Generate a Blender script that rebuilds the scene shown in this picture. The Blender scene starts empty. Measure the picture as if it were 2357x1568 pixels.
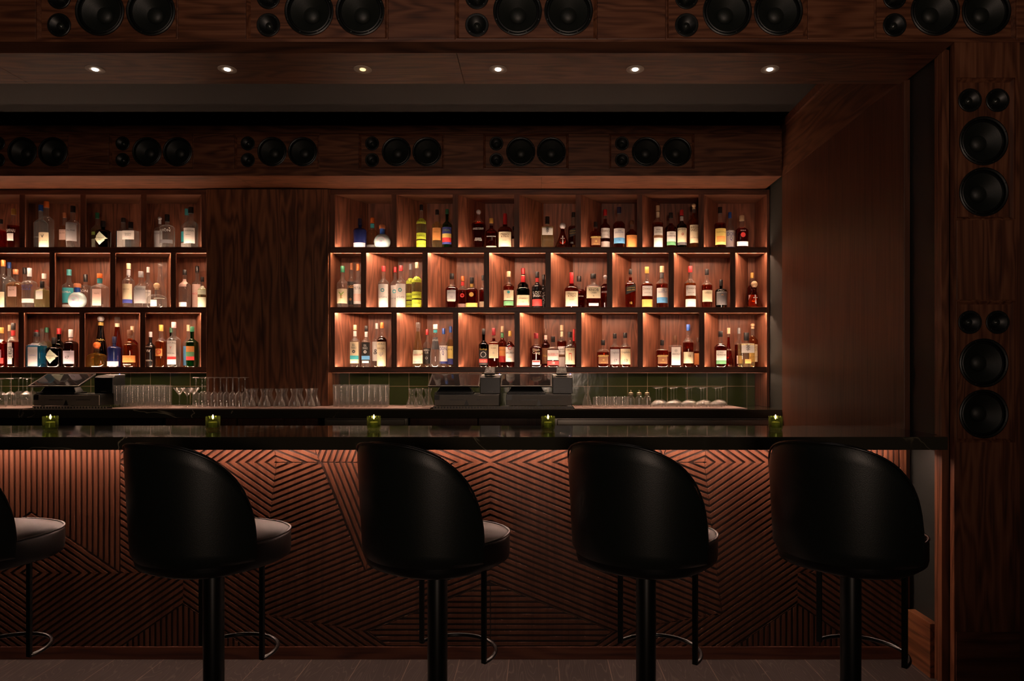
import bpy, bmesh, math, random
from mathutils import Vector, Matrix
random.seed(7)
sc = bpy.context.scene
COL = sc.collection
PI = math.pi
F, VX, VY, H = 1600.0, 1240.0, 853.0, 1.343       # focal length and principal point (2357x1568 frame), eye height

def PX(px, Y): return (px - VX) * Y / F
def PZ(py, Y): return H - (py - VY) * Y / F

# ------------------------------------------------------------------ materials
MATS = {}
def new_mat(name):
    m = bpy.data.materials.new(name); m.use_nodes = True
    nt = m.node_tree; b = nt.nodes['Principled BSDF']
    return m, nt, b
def plain(name, col, rough=.5, metal=0., spec=.5, bump=0., bscale=200, coat=0.):
    if name in MATS: return MATS[name]
    m, nt, b = new_mat(name)
    b.inputs['Base Color'].default_value = (*col, 1); b.inputs['Roughness'].default_value = rough
    b.inputs['Metallic'].default_value = metal; b.inputs['Specular IOR Level'].default_value = spec
    b.inputs['Coat Weight'].default_value = coat
    tc = nt.nodes.new('ShaderNodeTexCoord'); n = nt.nodes.new('ShaderNodeTexNoise')
    n.inputs['Scale'].default_value = bscale; n.inputs['Detail'].default_value = 3
    nt.links.new(tc.outputs['Object'], n.inputs['Vector'])
    # slight procedural variation of the colour
    mx = nt.nodes.new('ShaderNodeMix'); mx.data_type = 'RGBA'; mx.blend_type = 'MULTIPLY'
    mx.inputs[0].default_value = .25; mx.inputs[6].default_value = (*col, 1)
    nt.links.new(n.outputs['Fac'], mx.inputs[7]); nt.links.new(mx.outputs[2], b.inputs['Base Color'])
    if bump:
        bp = nt.nodes.new('ShaderNodeBump'); bp.inputs['Strength'].default_value = bump; bp.inputs['Distance'].default_value = .001
        nt.links.new(n.outputs['Fac'], bp.inputs['Height']); nt.links.new(bp.outputs['Normal'], b.inputs['Normal'])
    MATS[name] = m; return m
def glass(name, col, rough=.02, ior=1.45, edge=.55, rim_scatter=.0):
    """thin-walled clear material: tinted see-through with a mirror-like Fresnel coat, deeper tint towards the rim"""
    if name in MATS: return MATS[name]
    m, nt, b = new_mat(name); L = nt.links.new; nt.nodes.remove(b)
    out = nt.nodes['Material Output']; tr = nt.nodes.new('ShaderNodeBsdfTransparent'); gl_ = nt.nodes.new('ShaderNodeBsdfGlossy')
    gl_.inputs['Roughness'].default_value = rough; gl_.inputs['Color'].default_value = (1, 1, 1, 1)
    lw = nt.nodes.new('ShaderNodeLayerWeight'); lw.inputs['Blend'].default_value = .35
    mc = nt.nodes.new('ShaderNodeMix'); mc.data_type = 'RGBA'; mc.inputs[6].default_value = (*col, 1); mc.inputs[7].default_value = (*[c * edge for c in col], 1)
    L(lw.outputs['Facing'], mc.inputs[0]); L(mc.outputs[2], tr.inputs['Color'])
    lf = nt.nodes.new('ShaderNodeLayerWeight'); lf.inputs['Blend'].default_value = .5
    pw = nt.nodes.new('ShaderNodeMath'); pw.operation = 'POWER'; pw.inputs[1].default_value = 4.; L(lf.outputs['Facing'], pw.inputs[0])
    fr = nt.nodes.new('ShaderNodeMapRange'); fr.inputs[3].default_value = .04 * ior; fr.inputs[4].default_value = .75; L(pw.outputs[0], fr.inputs[0])
    mx = nt.nodes.new('ShaderNodeMixShader'); L(fr.outputs[0], mx.inputs[0]); L(tr.outputs[0], mx.inputs[1]); L(gl_.outputs[0], mx.inputs[2])
    L(mx.outputs[0], out.inputs['Surface'])
    if rim_scatter:   # pale scatter standing in for light gathered at glass rims
        nt.links.remove(out.inputs['Surface'].links[0])
        df = nt.nodes.new('ShaderNodeBsdfDiffuse'); df.inputs['Color'].default_value = (*[min(1, c * .95) for c in col], 1)
        tl = nt.nodes.new('ShaderNodeBsdfTranslucent'); tl.inputs['Color'].default_value = (*[min(1, c * .95) for c in col], 1)
        ads = nt.nodes.new('ShaderNodeMixShader'); ads.inputs[0].default_value = .5; L(df.outputs[0], ads.inputs[1]); L(tl.outputs[0], ads.inputs[2])
        p2 = nt.nodes.new('ShaderNodeMath'); p2.operation = 'POWER'; p2.inputs[1].default_value = 2.5; L(lf.outputs['Facing'], p2.inputs[0])
        mr = nt.nodes.new('ShaderNodeMapRange'); mr.inputs[3].default_value = rim_scatter * .18; mr.inputs[4].default_value = rim_scatter; L(p2.outputs[0], mr.inputs[0])
        m3 = nt.nodes.new('ShaderNodeMixShader'); L(mr.outputs[0], m3.inputs[0]); L(mx.outputs[0], m3.inputs[1]); L(ads.outputs[0], m3.inputs[2]); L(m3.outputs[0], out.inputs['Surface'])
    MATS[name] = m; return m
def emit(name, col, s):
    m, nt, b = new_mat(name)
    b.inputs['Base Color'].default_value = (.8, .8, .8, 1)
    b.inputs['Emission Color'].default_value = (*col, 1); b.inputs['Emission Strength'].default_value = s
    return m
def wood(name, axis, dark, mid, light, rough=.42, cross=26., ring=5., ringk=9., seed=0., ringamt=.55):
    """walnut veneer, grain along axis 0/1/2"""
    if name in MATS: return MATS[name]
    m, nt, b = new_mat(name); L = nt.links.new
    tc = nt.nodes.new('ShaderNodeTexCoord'); oi = nt.nodes.new('ShaderNodeObjectInfo')
    add = nt.nodes.new('ShaderNodeVectorMath'); add.operation = 'ADD'
    mul = nt.nodes.new('ShaderNodeVectorMath'); mul.operation = 'SCALE'; mul.inputs[0].default_value = (7.3, 3.1, 5.7)
    L(oi.outputs['Random'], mul.inputs['Scale']); L(tc.outputs['Object'], add.inputs[0]); L(mul.outputs[0], add.inputs[1])
    def mapped(c, g):
        mp = nt.nodes.new('ShaderNodeMapping'); s = [c, c, c]; s[axis] = g
        mp.inputs['Scale'].default_value = s; mp.inputs['Location'].default_value = (seed, seed * .7, seed * 1.3)
        L(add.outputs[0], mp.inputs['Vector']); return mp
    def noise(mp, detail, dist=0.):
        n = nt.nodes.new('ShaderNodeTexNoise'); n.inputs['Scale'].default_value = 1; n.inputs['Detail'].default_value = detail
        n.inputs['Distortion'].default_value = dist; L(mp.outputs[0], n.inputs['Vector']); return n
    n1 = noise(mapped(cross, cross * .035), 5, .3)
    n2 = noise(mapped(ring, ring * .13), 2, .25)
    n3 = noise(mapped(cross * 7, cross * .12), 2)
    k = nt.nodes.new('ShaderNodeMath'); k.operation = 'MULTIPLY'; k.inputs[1].default_value = ringk * 2 * PI; L(n2.outputs['Fac'], k.inputs[0])
    s = nt.nodes.new('ShaderNodeMath'); s.operation = 'SINE'; L(k.outputs[0], s.inputs[0])
    mr = nt.nodes.new('ShaderNodeMapRange'); mr.inputs[1].default_value = -1; mr.inputs[2].default_value = 1; mr.inputs[3].default_value = 0.; mr.inputs[4].default_value = 1.
    L(s.outputs[0], mr.inputs[0])
    mx = nt.nodes.new('ShaderNodeMix'); mx.data_type = 'FLOAT'; mx.inputs[0].default_value = ringamt * .6
    L(n1.outputs['Fac'], mx.inputs[2]); L(mr.outputs[0], mx.inputs[3])
    mx2 = nt.nodes.new('ShaderNodeMix'); mx2.data_type = 'FLOAT'; mx2.inputs[0].default_value = .30
    L(mx.outputs[0], mx2.inputs[2]); L(n3.outputs['Fac'], mx2.inputs[3])
    cr = nt.nodes.new('ShaderNodeValToRGB'); e = cr.color_ramp.elements
    e[0].position = .27; e[0].color = (*dark, 1); e[1].position = .72; e[1].color = (*light, 1)
    q = e.new(.47); q.color = (*mid, 1)
    L(mx2.outputs[0], cr.inputs[0]); L(cr.outputs[0], b.inputs['Base Color'])
    b.inputs['Roughness'].default_value = rough; b.inputs['Specular IOR Level'].default_value = .4
    bp = nt.nodes.new('ShaderNodeBump'); bp.inputs['Strength'].default_value = .12; bp.inputs['Distance'].default_value = .001
    L(n3.outputs['Fac'], bp.inputs['Height']); L(bp.outputs['Normal'], b.inputs['Normal'])
    MATS[name] = m; return m
WD, WM, WL = (.045, .016, .008), (.125, .043, .020), (.205, .080, .039)
woodX = wood('walnut along x', 0, WD, WM, WL, cross=48, ring=9, ringk=9)
woodY = wood('walnut along y', 1, WD, WM, WL)
woodZ = wood('walnut along z', 2, WD, WM, WL, cross=48, ring=9, ringk=8)
woodZs = wood('walnut shelf backs', 2, (.070, .025, .014), (.17, .060, .033), (.26, .098, .054), cross=60, ring=9, seed=3.)
woodQ = wood('quarter cut walnut', 2, (.038, .0145, .008), (.092, .034, .018), (.135, .053, .028), cross=60, ring=5, ringk=4, seed=9., ringamt=.25)
woodP = wood('crown cut walnut', 2, (.045, .017, .008), (.16, .058, .025), (.28, .11, .048), cross=42, ring=8, ringk=8, seed=5., ringamt=.6)
woodE = wood('dark walnut edging', 0, (.06, .024, .014), (.12, .046, .025), (.18, .072, .04), cross=40, ring=6)
woodB = wood('skirting walnut', 0, (.04, .012, .006), (.10, .032, .016), (.14, .05, .025), cross=40, ring=6)
woodS = wood('stained slats', 2, (.045, .015, .008), (.085, .030, .016), (.125, .048, .026), rough=.36, cross=45, ring=9, ringk=3, ringamt=.25)
woodR = wood('figured rosewood skirting', 1, (.03, .011, .005), (.17, .06, .025), (.25, .10, .042), cross=34, ring=9, ringk=6)
black = plain('matt black paint', (.010, .0105, .0095), .75, bump=.1, bscale=90)
ceilm = plain('charcoal ceiling paint', (.014, .012, .012), .8)
darkwall = plain('dark green-grey paint', (.016, .018, .015), .6, bump=.15, bscale=60)
leather = plain('black leather', (.0085, .0122, .0102), .38, spec=.5, bump=.35, bscale=420)
leatherS = plain('black seat leather', (.0075, .0078, .0078), .36, spec=.42, bump=.3, bscale=300)
piping = plain('leather piping', (.009, .010, .009), .28, spec=.7)
steelb = plain('black powder coated steel', (.004, .0055, .0048), .38, spec=.35)
rodm = plain('dark bronze steel', (.05, .05, .048), .25, metal=.9)
conem = plain('speaker cone paper', (.010, .0135, .0108), .5, spec=.55, bump=.3, bscale=300)
rubber = plain('rubber surround', (.004, .005, .0045), .42)
screwm = plain('screw steel', (.30, .30, .29), .35, metal=1)
phase = plain('phase plug metal', (.055, .06, .055), .3, metal=.6)
steel = plain('brushed stainless', (.42, .38, .34), .3, metal=1, bump=.1, bscale=400)
pos_grey = plain('till drawer grey', (.20, .175, .14), .45)
pos_black = plain('till black plastic', (.008, .009, .009), .35)
screenm = plain('dark screen glass', (.012, .012, .013), .06, spec=.8)
matm = plain('rubber bar mat', (.30, .20, .18), .6, bump=1., bscale=160)
clear = glass('clear glass', (.985, .985, .98), ior=1.6, edge=.93, rim_scatter=.11)
candleglass = glass('green ribbed glass', (.80, .90, .48), edge=.6, rim_scatter=.10)
wax = plain('candle wax', (.42, .38, .20), .5)
brass = plain('satin ring', (.62, .50, .40), .4)
LEDC = (1., .63, .42)
led_top = emit('warm led diffuser', LEDC, 330.)
led_bot = emit('warm led strip', (1., .66, .45), 86.)
led_bar = emit('bar led strip', (1., .65, .50), 108.)
lens = emit('downlight lens', (1., .88, .78), 9.)
lens_dim = emit('downlight lens dim', (1., .68, .32), 1.6)
flame = emit('candle flame', (1., .66, .32), 25.)
blue_led = emit('blue indicator', (.05, .12, 1.), 12.)

def marble(name):
    m, nt, b = new_mat(name); L = nt.links.new
    tc = nt.nodes.new('ShaderNodeTexCoord')
    mp = nt.nodes.new('ShaderNodeMapping'); mp.inputs['Rotation'].default_value = (0, 0, .55); mp.inputs['Scale'].default_value = (1.3, 3.2, 2.)
    L(tc.outputs['Object'], mp.inputs['Vector'])
    n = nt.nodes.new('ShaderNodeTexNoise'); n.inputs['Scale'].default_value = 1.1; n.inputs['Detail'].default_value = 5; n.inputs['Distortion'].default_value = .5
    L(mp.outputs[0], n.inputs['Vector'])
    s = nt.nodes.new('ShaderNodeMath'); s.operation = 'SUBTRACT'; s.inputs[1].default_value = .5; L(n.outputs['Fac'], s.inputs[0])
    a = nt.nodes.new('ShaderNodeMath'); a.operation = 'ABSOLUTE'; L(s.outputs[0], a.inputs[0])
    cr = nt.nodes.new('ShaderNodeValToRGB'); e = cr.color_ramp.elements
    e[0].position = 0; e[0].color = (.42, .36, .24, 1); e[1].position = .0036; e[1].color = (0, 0, 0, 1)
    L(a.outputs[0], cr.inputs[0])
    n2 = nt.nodes.new('ShaderNodeTexNoise'); n2.inputs['Scale'].default_value = 2.; n2.inputs['Detail'].default_value = 2; L(tc.outputs['Object'], n2.inputs['Vector'])
    gate = nt.nodes.new('ShaderNodeMapRange'); gate.inputs[1].default_value = .45; gate.inputs[2].default_value = .57; L(n2.outputs['Fac'], gate.inputs[0])
    mul = nt.nodes.new('ShaderNodeMix'); mul.data_type = 'RGBA'; mul.blend_type = 'MULTIPLY'; mul.inputs[0].default_value = 1
    L(cr.outputs[0], mul.inputs[6]); L(gate.outputs[0], mul.inputs[7])
    ad = nt.nodes.new('ShaderNodeMix'); ad.data_type = 'RGBA'; ad.blend_type = 'ADD'; ad.inputs[0].default_value = 1
    ad.inputs[7].default_value = (.036, .032, .021, 1); L(mul.outputs[2], ad.inputs[6])
    L(ad.outputs[2], b.inputs['Base Color']); b.inputs['Roughness'].default_value = .055; b.inputs['Specular IOR Level'].default_value = .8
    return m
marb = marble('dark green marble')

def floor_mat():
    m, nt, b = new_mat('dark oak planks'); L = nt.links.new
    tc = nt.nodes.new('ShaderNodeTexCoord'); mp = nt.nodes.new('ShaderNodeMapping')
    mp.inputs['Rotation'].default_value = (0, 0, PI / 2); mp.inputs['Location'].default_value = (0.42, -.091 + .0, 0)
    L(tc.outputs['Object'], mp.inputs['Vector'])
    br = nt.nodes.new('ShaderNodeTexBrick'); br.offset = .37; br.inputs['Scale'].default_value = 1
    br.inputs['Brick Width'].default_value = 1.7; br.inputs['Row Height'].default_value = .229; br.inputs['Mortar Size'].default_value = .0016
    br.inputs['Color1'].default_value = (.034, .026, .024, 1); br.inputs['Color2'].default_value = (.048, .037, .034, 1); br.inputs['Mortar'].default_value = (.20, .14, .11, 1)
    L(mp.outputs[0], br.inputs['Vector'])
    m2 = nt.nodes.new('ShaderNodeMapping'); m2.inputs['Scale'].default_value = (7, .9, 1); L(tc.outputs['Object'], m2.inputs['Vector'])
    n = nt.nodes.new('ShaderNodeTexNoise'); n.inputs['Scale'].default_value = 1.2; n.inputs['Detail'].default_value = 2; L(m2.outputs[0], n.inputs['Vector'])
    k = nt.nodes.new('ShaderNodeMath'); k.operation = 'MULTIPLY'; k.inputs[1].default_value = 150; L(n.outputs['Fac'], k.inputs[0])
    s = nt.nodes.new('ShaderNodeMath'); s.operation = 'SINE'; L(k.outputs[0], s.inputs[0])
    cr = nt.nodes.new('ShaderNodeValToRGB'); e = cr.color_ramp.elements; e[0].position = .75; e[0].color = (0, 0, 0, 1); e[1].position = 1; e[1].color = (.065, .05, .043, 1)
    L(s.outputs[0], cr.inputs[0])
    ad = nt.nodes.new('ShaderNodeMix'); ad.data_type = 'RGBA'; ad.blend_type = 'ADD'; ad.inputs[0].default_value = .7
    L(br.outputs['Color'], ad.inputs[6]); L(cr.outputs[0], ad.inputs[7]); L(ad.outputs[2], b.inputs['Base Color'])
    b.inputs['Roughness'].default_value = .5
    return m
def tile_mat():
    m, nt, b = new_mat('green glazed tiles'); L = nt.links.new
    tc = nt.nodes.new('ShaderNodeTexCoord'); sp = nt.nodes.new('ShaderNodeSeparateXYZ'); cb = nt.nodes.new('ShaderNodeCombineXYZ')
    L(tc.outputs['Object'], sp.inputs[0]); L(sp.outputs[0], cb.inputs[0]); L(sp.outputs[2], cb.inputs[1])
    mp = nt.nodes.new('ShaderNodeMapping'); mp.inputs['Location'].default_value = (.084, -.118, 0); L(cb.outputs[0], mp.inputs['Vector'])
    br = nt.nodes.new('ShaderNodeTexBrick'); br.offset = .0; br.inputs['Scale'].default_value = 1
    br.inputs['Brick Width'].default_value = .1585; br.inputs['Row Height'].default_value = .157; br.inputs['Mortar Size'].default_value = .0018
    br.inputs['Color1'].default_value = (.030, .045, .013, 1); br.inputs['Color2'].default_value = (.045, .062, .018, 1); br.inputs['Mortar'].default_value = (.40, .28, .19, 1)
    L(mp.outputs[0], br.inputs['Vector']); L(br.outputs['Color'], b.inputs['Base Color'])
    n = nt.nodes.new('ShaderNodeTexNoise'); n.inputs['Scale'].default_value = 14; L(tc.outputs['Object'], n.inputs['Vector'])
    bp = nt.nodes.new('ShaderNodeBump'); bp.inputs['Strength'].default_value = .25; bp.inputs['Distance'].default_value = .004; L(n.outputs['Fac'], bp.inputs['Height']); L(bp.outputs[0], b.inputs['Normal'])
    b.inputs['Roughness'].default_value = .14
    return m

# ------------------------------------------------------------------ mesh helpers
class MB:
    def __init__(s): s.v = []; s.f = []; s.m = []
    def add(s, vs, fs, mi=0):
        o = len(s.v); s.v += [tuple(p) for p in vs]; s.f += [tuple(i + o for i in f) for f in fs]; s.m += [mi] * len(fs); return s
    def box(s, x0, x1, y0, y1, z0, z1, mi=0):
        return s.add([(x0, y0, z0), (x1, y0, z0), (x1, y1, z0), (x0, y1, z0), (x0, y0, z1), (x1, y0, z1), (x1, y1, z1), (x0, y1, z1)],
                     [(0, 3, 2, 1), (4, 5, 6, 7), (0, 1, 5, 4), (1, 2, 6, 5), (2, 3, 7, 6), (3, 0, 4, 7)], mi)
    def hexa(s, b4, t4, mi=0):
        return s.add(list(b4) + list(t4), [(0, 3, 2, 1), (4, 5, 6, 7), (0, 1, 5, 4), (1, 2, 6, 5), (2, 3, 7, 6), (3, 0, 4, 7)], mi)
    def lathe(s, prof, seg=24, n=2., flat=1., mi=0, cx=0, cy=0, mfun=None, cap0=True, cap1=True, axis='z'):
        """prof: (r, z) pairs bottom to top"""
        vs, fs, ms = [], [], []
        for r, z in prof:
            for k in range(seg):
                a = 2 * PI * k / seg; c, q = math.cos(a), math.sin(a)
                if n != 2:
                    c = math.copysign(abs(c) ** (2 / n), c); q = math.copysign(abs(q) ** (2 / n), q)
                p = (cx + r * c, cy + r * q * flat, z)
                if axis == 'y': p = (cx + r * c, z, cy + r * q * flat)
                vs.append(p)
        for i in range(len(prof) - 1):
            for k in range(seg):
                k2 = (k + 1) % seg
                f = (i * seg + k, i * seg + k2, (i + 1) * seg + k2, (i + 1) * seg + k)
                fs.append(f if axis == 'z' else f[::-1]); ms.append(mfun((prof[i][1] + prof[i + 1][1]) / 2) if mfun else mi)
        if cap0: fs.append(tuple(range(seg))[::-1] if axis == 'z' else tuple(range(seg))); ms.append(ms[0])
        if cap1:
            t = tuple((len(prof) - 1) * seg + k for k in range(seg)); fs.append(t if axis == 'z' else t[::-1]); ms.append(ms[-2 if cap0 else -1])
        o = len(s.v); s.v += vs; s.f += [tuple(i + o for i in f) for f in fs]; s.m += ms; return s
    def tube(s, pts, r, seg=8, mi=0, closed=False):
        pts = [Vector(p) for p in pts]; n = len(pts); vs = []; fs = []; up = Vector((0, 0, 1))
        for i, p in enumerate(pts):
            a = pts[(i - 1) % n] if closed or i else pts[i]; b = pts[(i + 1) % n] if closed or i < n - 1 else pts[i]
            d = (b - a).normalized(); u = d.cross(up)
            if u.length < 1e-4: u = d.cross(Vector((0, 1, 0)))
            u.normalize(); w = u.cross(d)
            for k in range(seg):
                t = 2 * PI * k / seg; vs.append(p + u * r * math.cos(t) + w * r * math.sin(t))
        for i in range(n if closed else n - 1):
            j = (i + 1) % n
            for k in range(seg):
                k2 = (k + 1) % seg; fs.append((i * seg + k, i * seg + k2, j * seg + k2, j * seg + k))
        if not closed: fs += [tuple(range(seg))[::-1], tuple((n - 1) * seg + k for k in range(seg))]
        return s.add(vs, fs, mi)
    def mesh(s, name, mats, smooth=None, recalc=True):
        me = bpy.data.meshes.new(name); me.from_pydata(s.v, [], s.f)
        for m in (mats if isinstance(mats, (list, tuple)) else [mats]): me.materials.append(m)
        for p, i in zip(me.polygons, s.m): p.material_index = i
        bm = bmesh.new(); bm.from_mesh(me)
        if recalc: bmesh.ops.recalc_face_normals(bm, faces=bm.faces)
        if smooth:
            for f in bm.faces: f.smooth = True
            for e in bm.edges: e.smooth = len(e.link_faces) == 2 and e.calc_face_angle(0) < math.radians(smooth)
        bm.to_mesh(me); bm.free(); me.update(); return me
    def obj(s, name, mats, parent=None, smooth=None, bevel=0., recalc=True, loc=None, bseg=2):
        o = bpy.data.objects.new(name, s.mesh(name, mats, smooth, recalc)); COL.objects.link(o)
        if parent: o.parent = parent
        if loc: o.location = loc
        if bevel:
            b = o.modifiers.new('b', 'BEVEL'); b.width = bevel; b.segments = bseg; b.limit_method = 'ANGLE'; b.angle_limit = math.radians(40)
        return o
def tag(o, label, cat, group=None):
    o['label'] = label; o['category'] = cat
    if group: o['group'] = group
    return o
def thing(name, label, cat, loc=(0, 0, 0), rotz=0, group=None):
    o = bpy.data.objects.new(name, None); COL.objects.link(o); o.empty_display_size = .05
    o.location = loc; o.rotation_euler = (0, 0, rotz); return tag(o, label, cat, group)
def struct(o):
    o['kind'] = 'structure'; return o
def copy_tree(o, parent=None):
    c = o.copy(); COL.objects.link(c)
    if parent: c.parent = parent
    for ch in list(o.children): copy_tree(ch, c)
    return c

# ------------------------------------------------------------------ camera and render look
cam = bpy.data.objects.new('camera', bpy.data.cameras.new('camera')); COL.objects.link(cam)
cam.location = (0, 0, H); cam.rotation_euler = (PI / 2, 0, 0)
cam.data.sensor_width = 36; cam.data.lens = 36 * F / 2357
cam.data.shift_x = (2357 / 2 - VX) / 2357; cam.data.shift_y = (VY - 1568 / 2) / 2357
cam.data.clip_start = .05; sc.camera = cam
sc.view_settings.view_transform = 'Standard'; sc.view_settings.look = 'None'; sc.view_settings.gamma = 1
sc.view_settings.use_curve_mapping = False; sc.view_settings.exposure = 0.
cy = sc.cycles
cy.max_bounces = 12; cy.diffuse_bounces = 3; cy.glossy_bounces = 4; cy.transmission_bounces = 10; cy.transparent_max_bounces = 64
cy.sample_clamp_indirect = 3.; cy.blur_glossy = 1.; cy.use_denoising = True
w = bpy.data.worlds.new('room'); sc.world = w; w.use_nodes = True
w.node_tree.nodes['Background'].inputs[0].default_value = (1., .72, .55, 1); w.node_tree.nodes['Background'].inputs[1].default_value = .006

# ------------------------------------------------------------------ key planes
YA, YB = 2.93, 2.977           # front of the portal, inner edge of its chamfer
YS = 3.297                     # back edge of the portal soffit
YP = 3.24                      # bar front panel
YH = 4.90                      # header over the back bar
YF, YK = 5.25, 5.54            # shelf fronts, shelf backs
XW = 1.725; XC = 1.715; XD = 1.745
ZS = 2.703                     # soffit height
ZB = 1.0685                    # bar top
ZK = 1.067                     # back counter
XL = -4.75                     # everything ends beyond the left of the frame

# ------------------------------------------------------------------ setting
struct(MB().box(-5.2, 3.2, -3.5, 5.75, -.05, 0).obj('floor', floor_mat()))
struct(MB().box(-5.2, 3.2, YB + .03, 4.74, 3.10, 3.14).box(-5.2, 3.2, 4.74, 5.75, 3.36, 3.4).box(-5.2, 3.2, 4.72, 4.74, 3.10, 3.36).obj('ceiling', ceilm))
struct(MB().box(-5.2, 3.2, 5.565, 5.75, 0, 3.36).obj('wall_back', black))
struct(MB().box(XD, XD + .15, YB + .06, 5.565, 0, 3.36).obj('wall_right', darkwall))
struct(MB().box(-5.2, XD, YK + .002, 5.563, ZK - .05, 1.329).obj('trim_1', tile_mat()))     # tiled splashback
# cladding of the side wall: tall board, frieze and top moulding
struct(MB().box(XC, XD - .002, 3.262, YH, 0, 2.709).obj('trim_2', woodQ, bevel=.002))
fz = wood('frieze walnut', 1, (.05, .019, .010), (.115, .043, .022), (.18, .074, .039), cross=38, ring=7, seed=2.)
struct(MB().box(XC, XD - .002, YS + .003, YH + .0, 2.711, 3.045).obj('trim_3', fz, bevel=.002))
struct(MB().box(XC - .012, XD - .002, YS + .003, YH + .0, 3.047, 3.098).obj('trim_4', woodB))
# wooden casing of the opening and skirting of the side wall below the bar
struct(MB().box(XW, XD + .02, YB + .031, 3.03, 0, ZS - .002).obj('trim_5', woodZ, bevel=.0015))
struct(MB().box(1.707, XD - .001, 3.032, YP - .02, 0, .237).obj('baseboard_right', woodR, bevel=.0015))

def notched(x0, x1, z0, z1, y0, y1, holes, mb, mi=0):
    """boards that fill x0..x1, z0..z1 around a row (or stack) of rectangular openings"""
    xs = sorted({x0, x1, *[h[0] for h in holes], *[h[1] for h in holes]}); zs = sorted({z0, z1, *[h[2] for h in holes], *[h[3] for h in holes]})
    for a, b in zip(xs, xs[1:]):
        for c, d in zip(zs, zs[1:]):
            mx, mz = (a + b) / 2, (c + d) / 2
            if any(h[0] < mx < h[1] and h[2] < mz < h[3] for h in holes): continue
            mb.box(a, b, y0, y1, c, d, mi)
    return mb
BW, BH = .597, .249            # loudspeaker cabinet
top_l = [PX(p, YA) for p in (-402, 82, 566, 1048, 1533, 2014)]
zt0 = PZ(90, YA)
holes = [(x, x + BW, zt0, zt0 + BH) for x in top_l]
zbeam = PZ(97, YA)
for i, (a, b) in enumerate(zip([-2.95] + [h[1] for h in holes], [h[0] for h in holes] + [2.30])):
    if b - a > .02: struct(MB().box(a + .001, b - .001, YA + .002, 2.975, zt0, zt0 + BH).obj('trim_%d' % (20 + i), woodX, bevel=.003))
struct(MB().box(-2.95, 2.30, YA, 2.975, zbeam, zt0 - .001).box(-2.95, 2.30, YA, 2.975, zt0 + BH + .001, 3.3).box(-2.95, 2.30, 3.0, 3.02, zbeam + .03, 3.3).obj('trim_6', woodX))
# chamfered reveal around the opening
m = MB()
xa, xb, za, zb = PX(2195, YA), XW, zbeam, ZS
m.hexa([(-2.95, YA, za), (xa, YA, za), (xb, YB, zb), (-2.95, YB, zb)], [(-2.95, YA + .0, za + .001), (xa, YA + .0, za + .001), (xb, YB, zb + .02), (-2.95, YB, zb + .02)])
struct(m.obj('trim_7', wood('dark reveal walnut', 0, (.025, .01, .005), (.07, .026, .013), (.11, .042, .02), cross=40)))  # shade of the underside put into this darker walnut
m = MB().box(xb + .0005, xa + .03, YB - .002, YB + .03, 0, zb + .012)
struct(m.obj('trim_8', woodZ))
# right pier with two cabinets let into it
xc0, xc1 = xa + .003, PX(2347, YA)
vz = [(PZ(503, YA), PZ(181, YA)), (PZ(1019, YA), PZ(692, YA))]
vx0 = PX(2201, YA); vx1 = vx0 + BH
vh = [(vx0, vx1, (a + b) / 2 - BW / 2, (a + b) / 2 + BW / 2) for a, b in vz]
m = MB(); notched(xc0, xc1, .0, zbeam - .001, YA, 2.96, vh, m); m.box(xc0, xc1, 2.995, 3.02, 0, zbeam - .001)
struct(m.obj('trim_9', woodZ))
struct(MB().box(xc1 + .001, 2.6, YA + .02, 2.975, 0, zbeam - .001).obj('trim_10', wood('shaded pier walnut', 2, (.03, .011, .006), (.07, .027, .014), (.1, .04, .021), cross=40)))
struct(MB().box(vx0 - .002, xc1, YA - .004, YA - .0005, 0, PZ(1455, YA)).obj('trim_11', woodB, bevel=.001))
struct(MB().box(vx0, vx1, YA - .003, YA - .0005, vh[1][3] + .004, vh[0][2] - .004).obj('trim_12', woodZ, bevel=.002))
# portal soffit in panels with fine joints
js = [-2.95, -2.415, -.352, XW]
for i in range(3):
    struct(MB().box(js[i] + .0012, js[i + 1] - .0012, YB + .001, YS, ZS, ZS + .04).obj('trim_%d' % (30 + i), woodX))
struct(MB().box(-2.95, XW, YS - .012, YS, ZS + .041, 3.098).obj('trim_13', black))
# header above the shelves
hz0 = PZ(388.5, YH); hl = [PX(p, YH) for p in (-326, -38, 250, 539, 826, 1113, 1403)]
hh = [(x, x + BW, hz0, hz0 + BH) for x in hl]
m = MB(); notched(XL, XC - .001, PZ(405, YH), PZ(289, YH), YH, YH + .03, [(XL + .001, XC - .01, hz0, hz0 + BH)], m)
struct(m.obj('trim_14', woodX))
for i, (a, b) in enumerate(zip([XL] + [h[1] for h in hh], [h[0] for h in hh] + [XC - .002])):
    struct(MB().box(a + .001, b - .001, YH + .002, YH + .03, hz0, hz0 + BH).obj('trim_%d' % (40 + i), woodX, bevel=.003))
zh = PZ(405, YH)
for i, (a, b) in enumerate(zip([XL, -4.3, -2.145, .02], [-4.3, -2.145, .02, XC - .001])):
    struct(MB().box(a + .0008, b - .0008, YH + .031, YF + .02, zh, zh + .03).obj('trim_%d' % (50 + i), woodX))
struct(MB().box(XL, XC - .001, YH + .075, YH + .09, zh + .031, PZ(289, YH)).obj('trim_15', black))
# pillar between the two shelves
pl, pr = PX(477, YF), PX(757, YF)
struct(MB().box(pl, pr, YF - .015, 5.56, ZK, zh - .006).obj('trim_16', woodP, bevel=.003))

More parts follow.
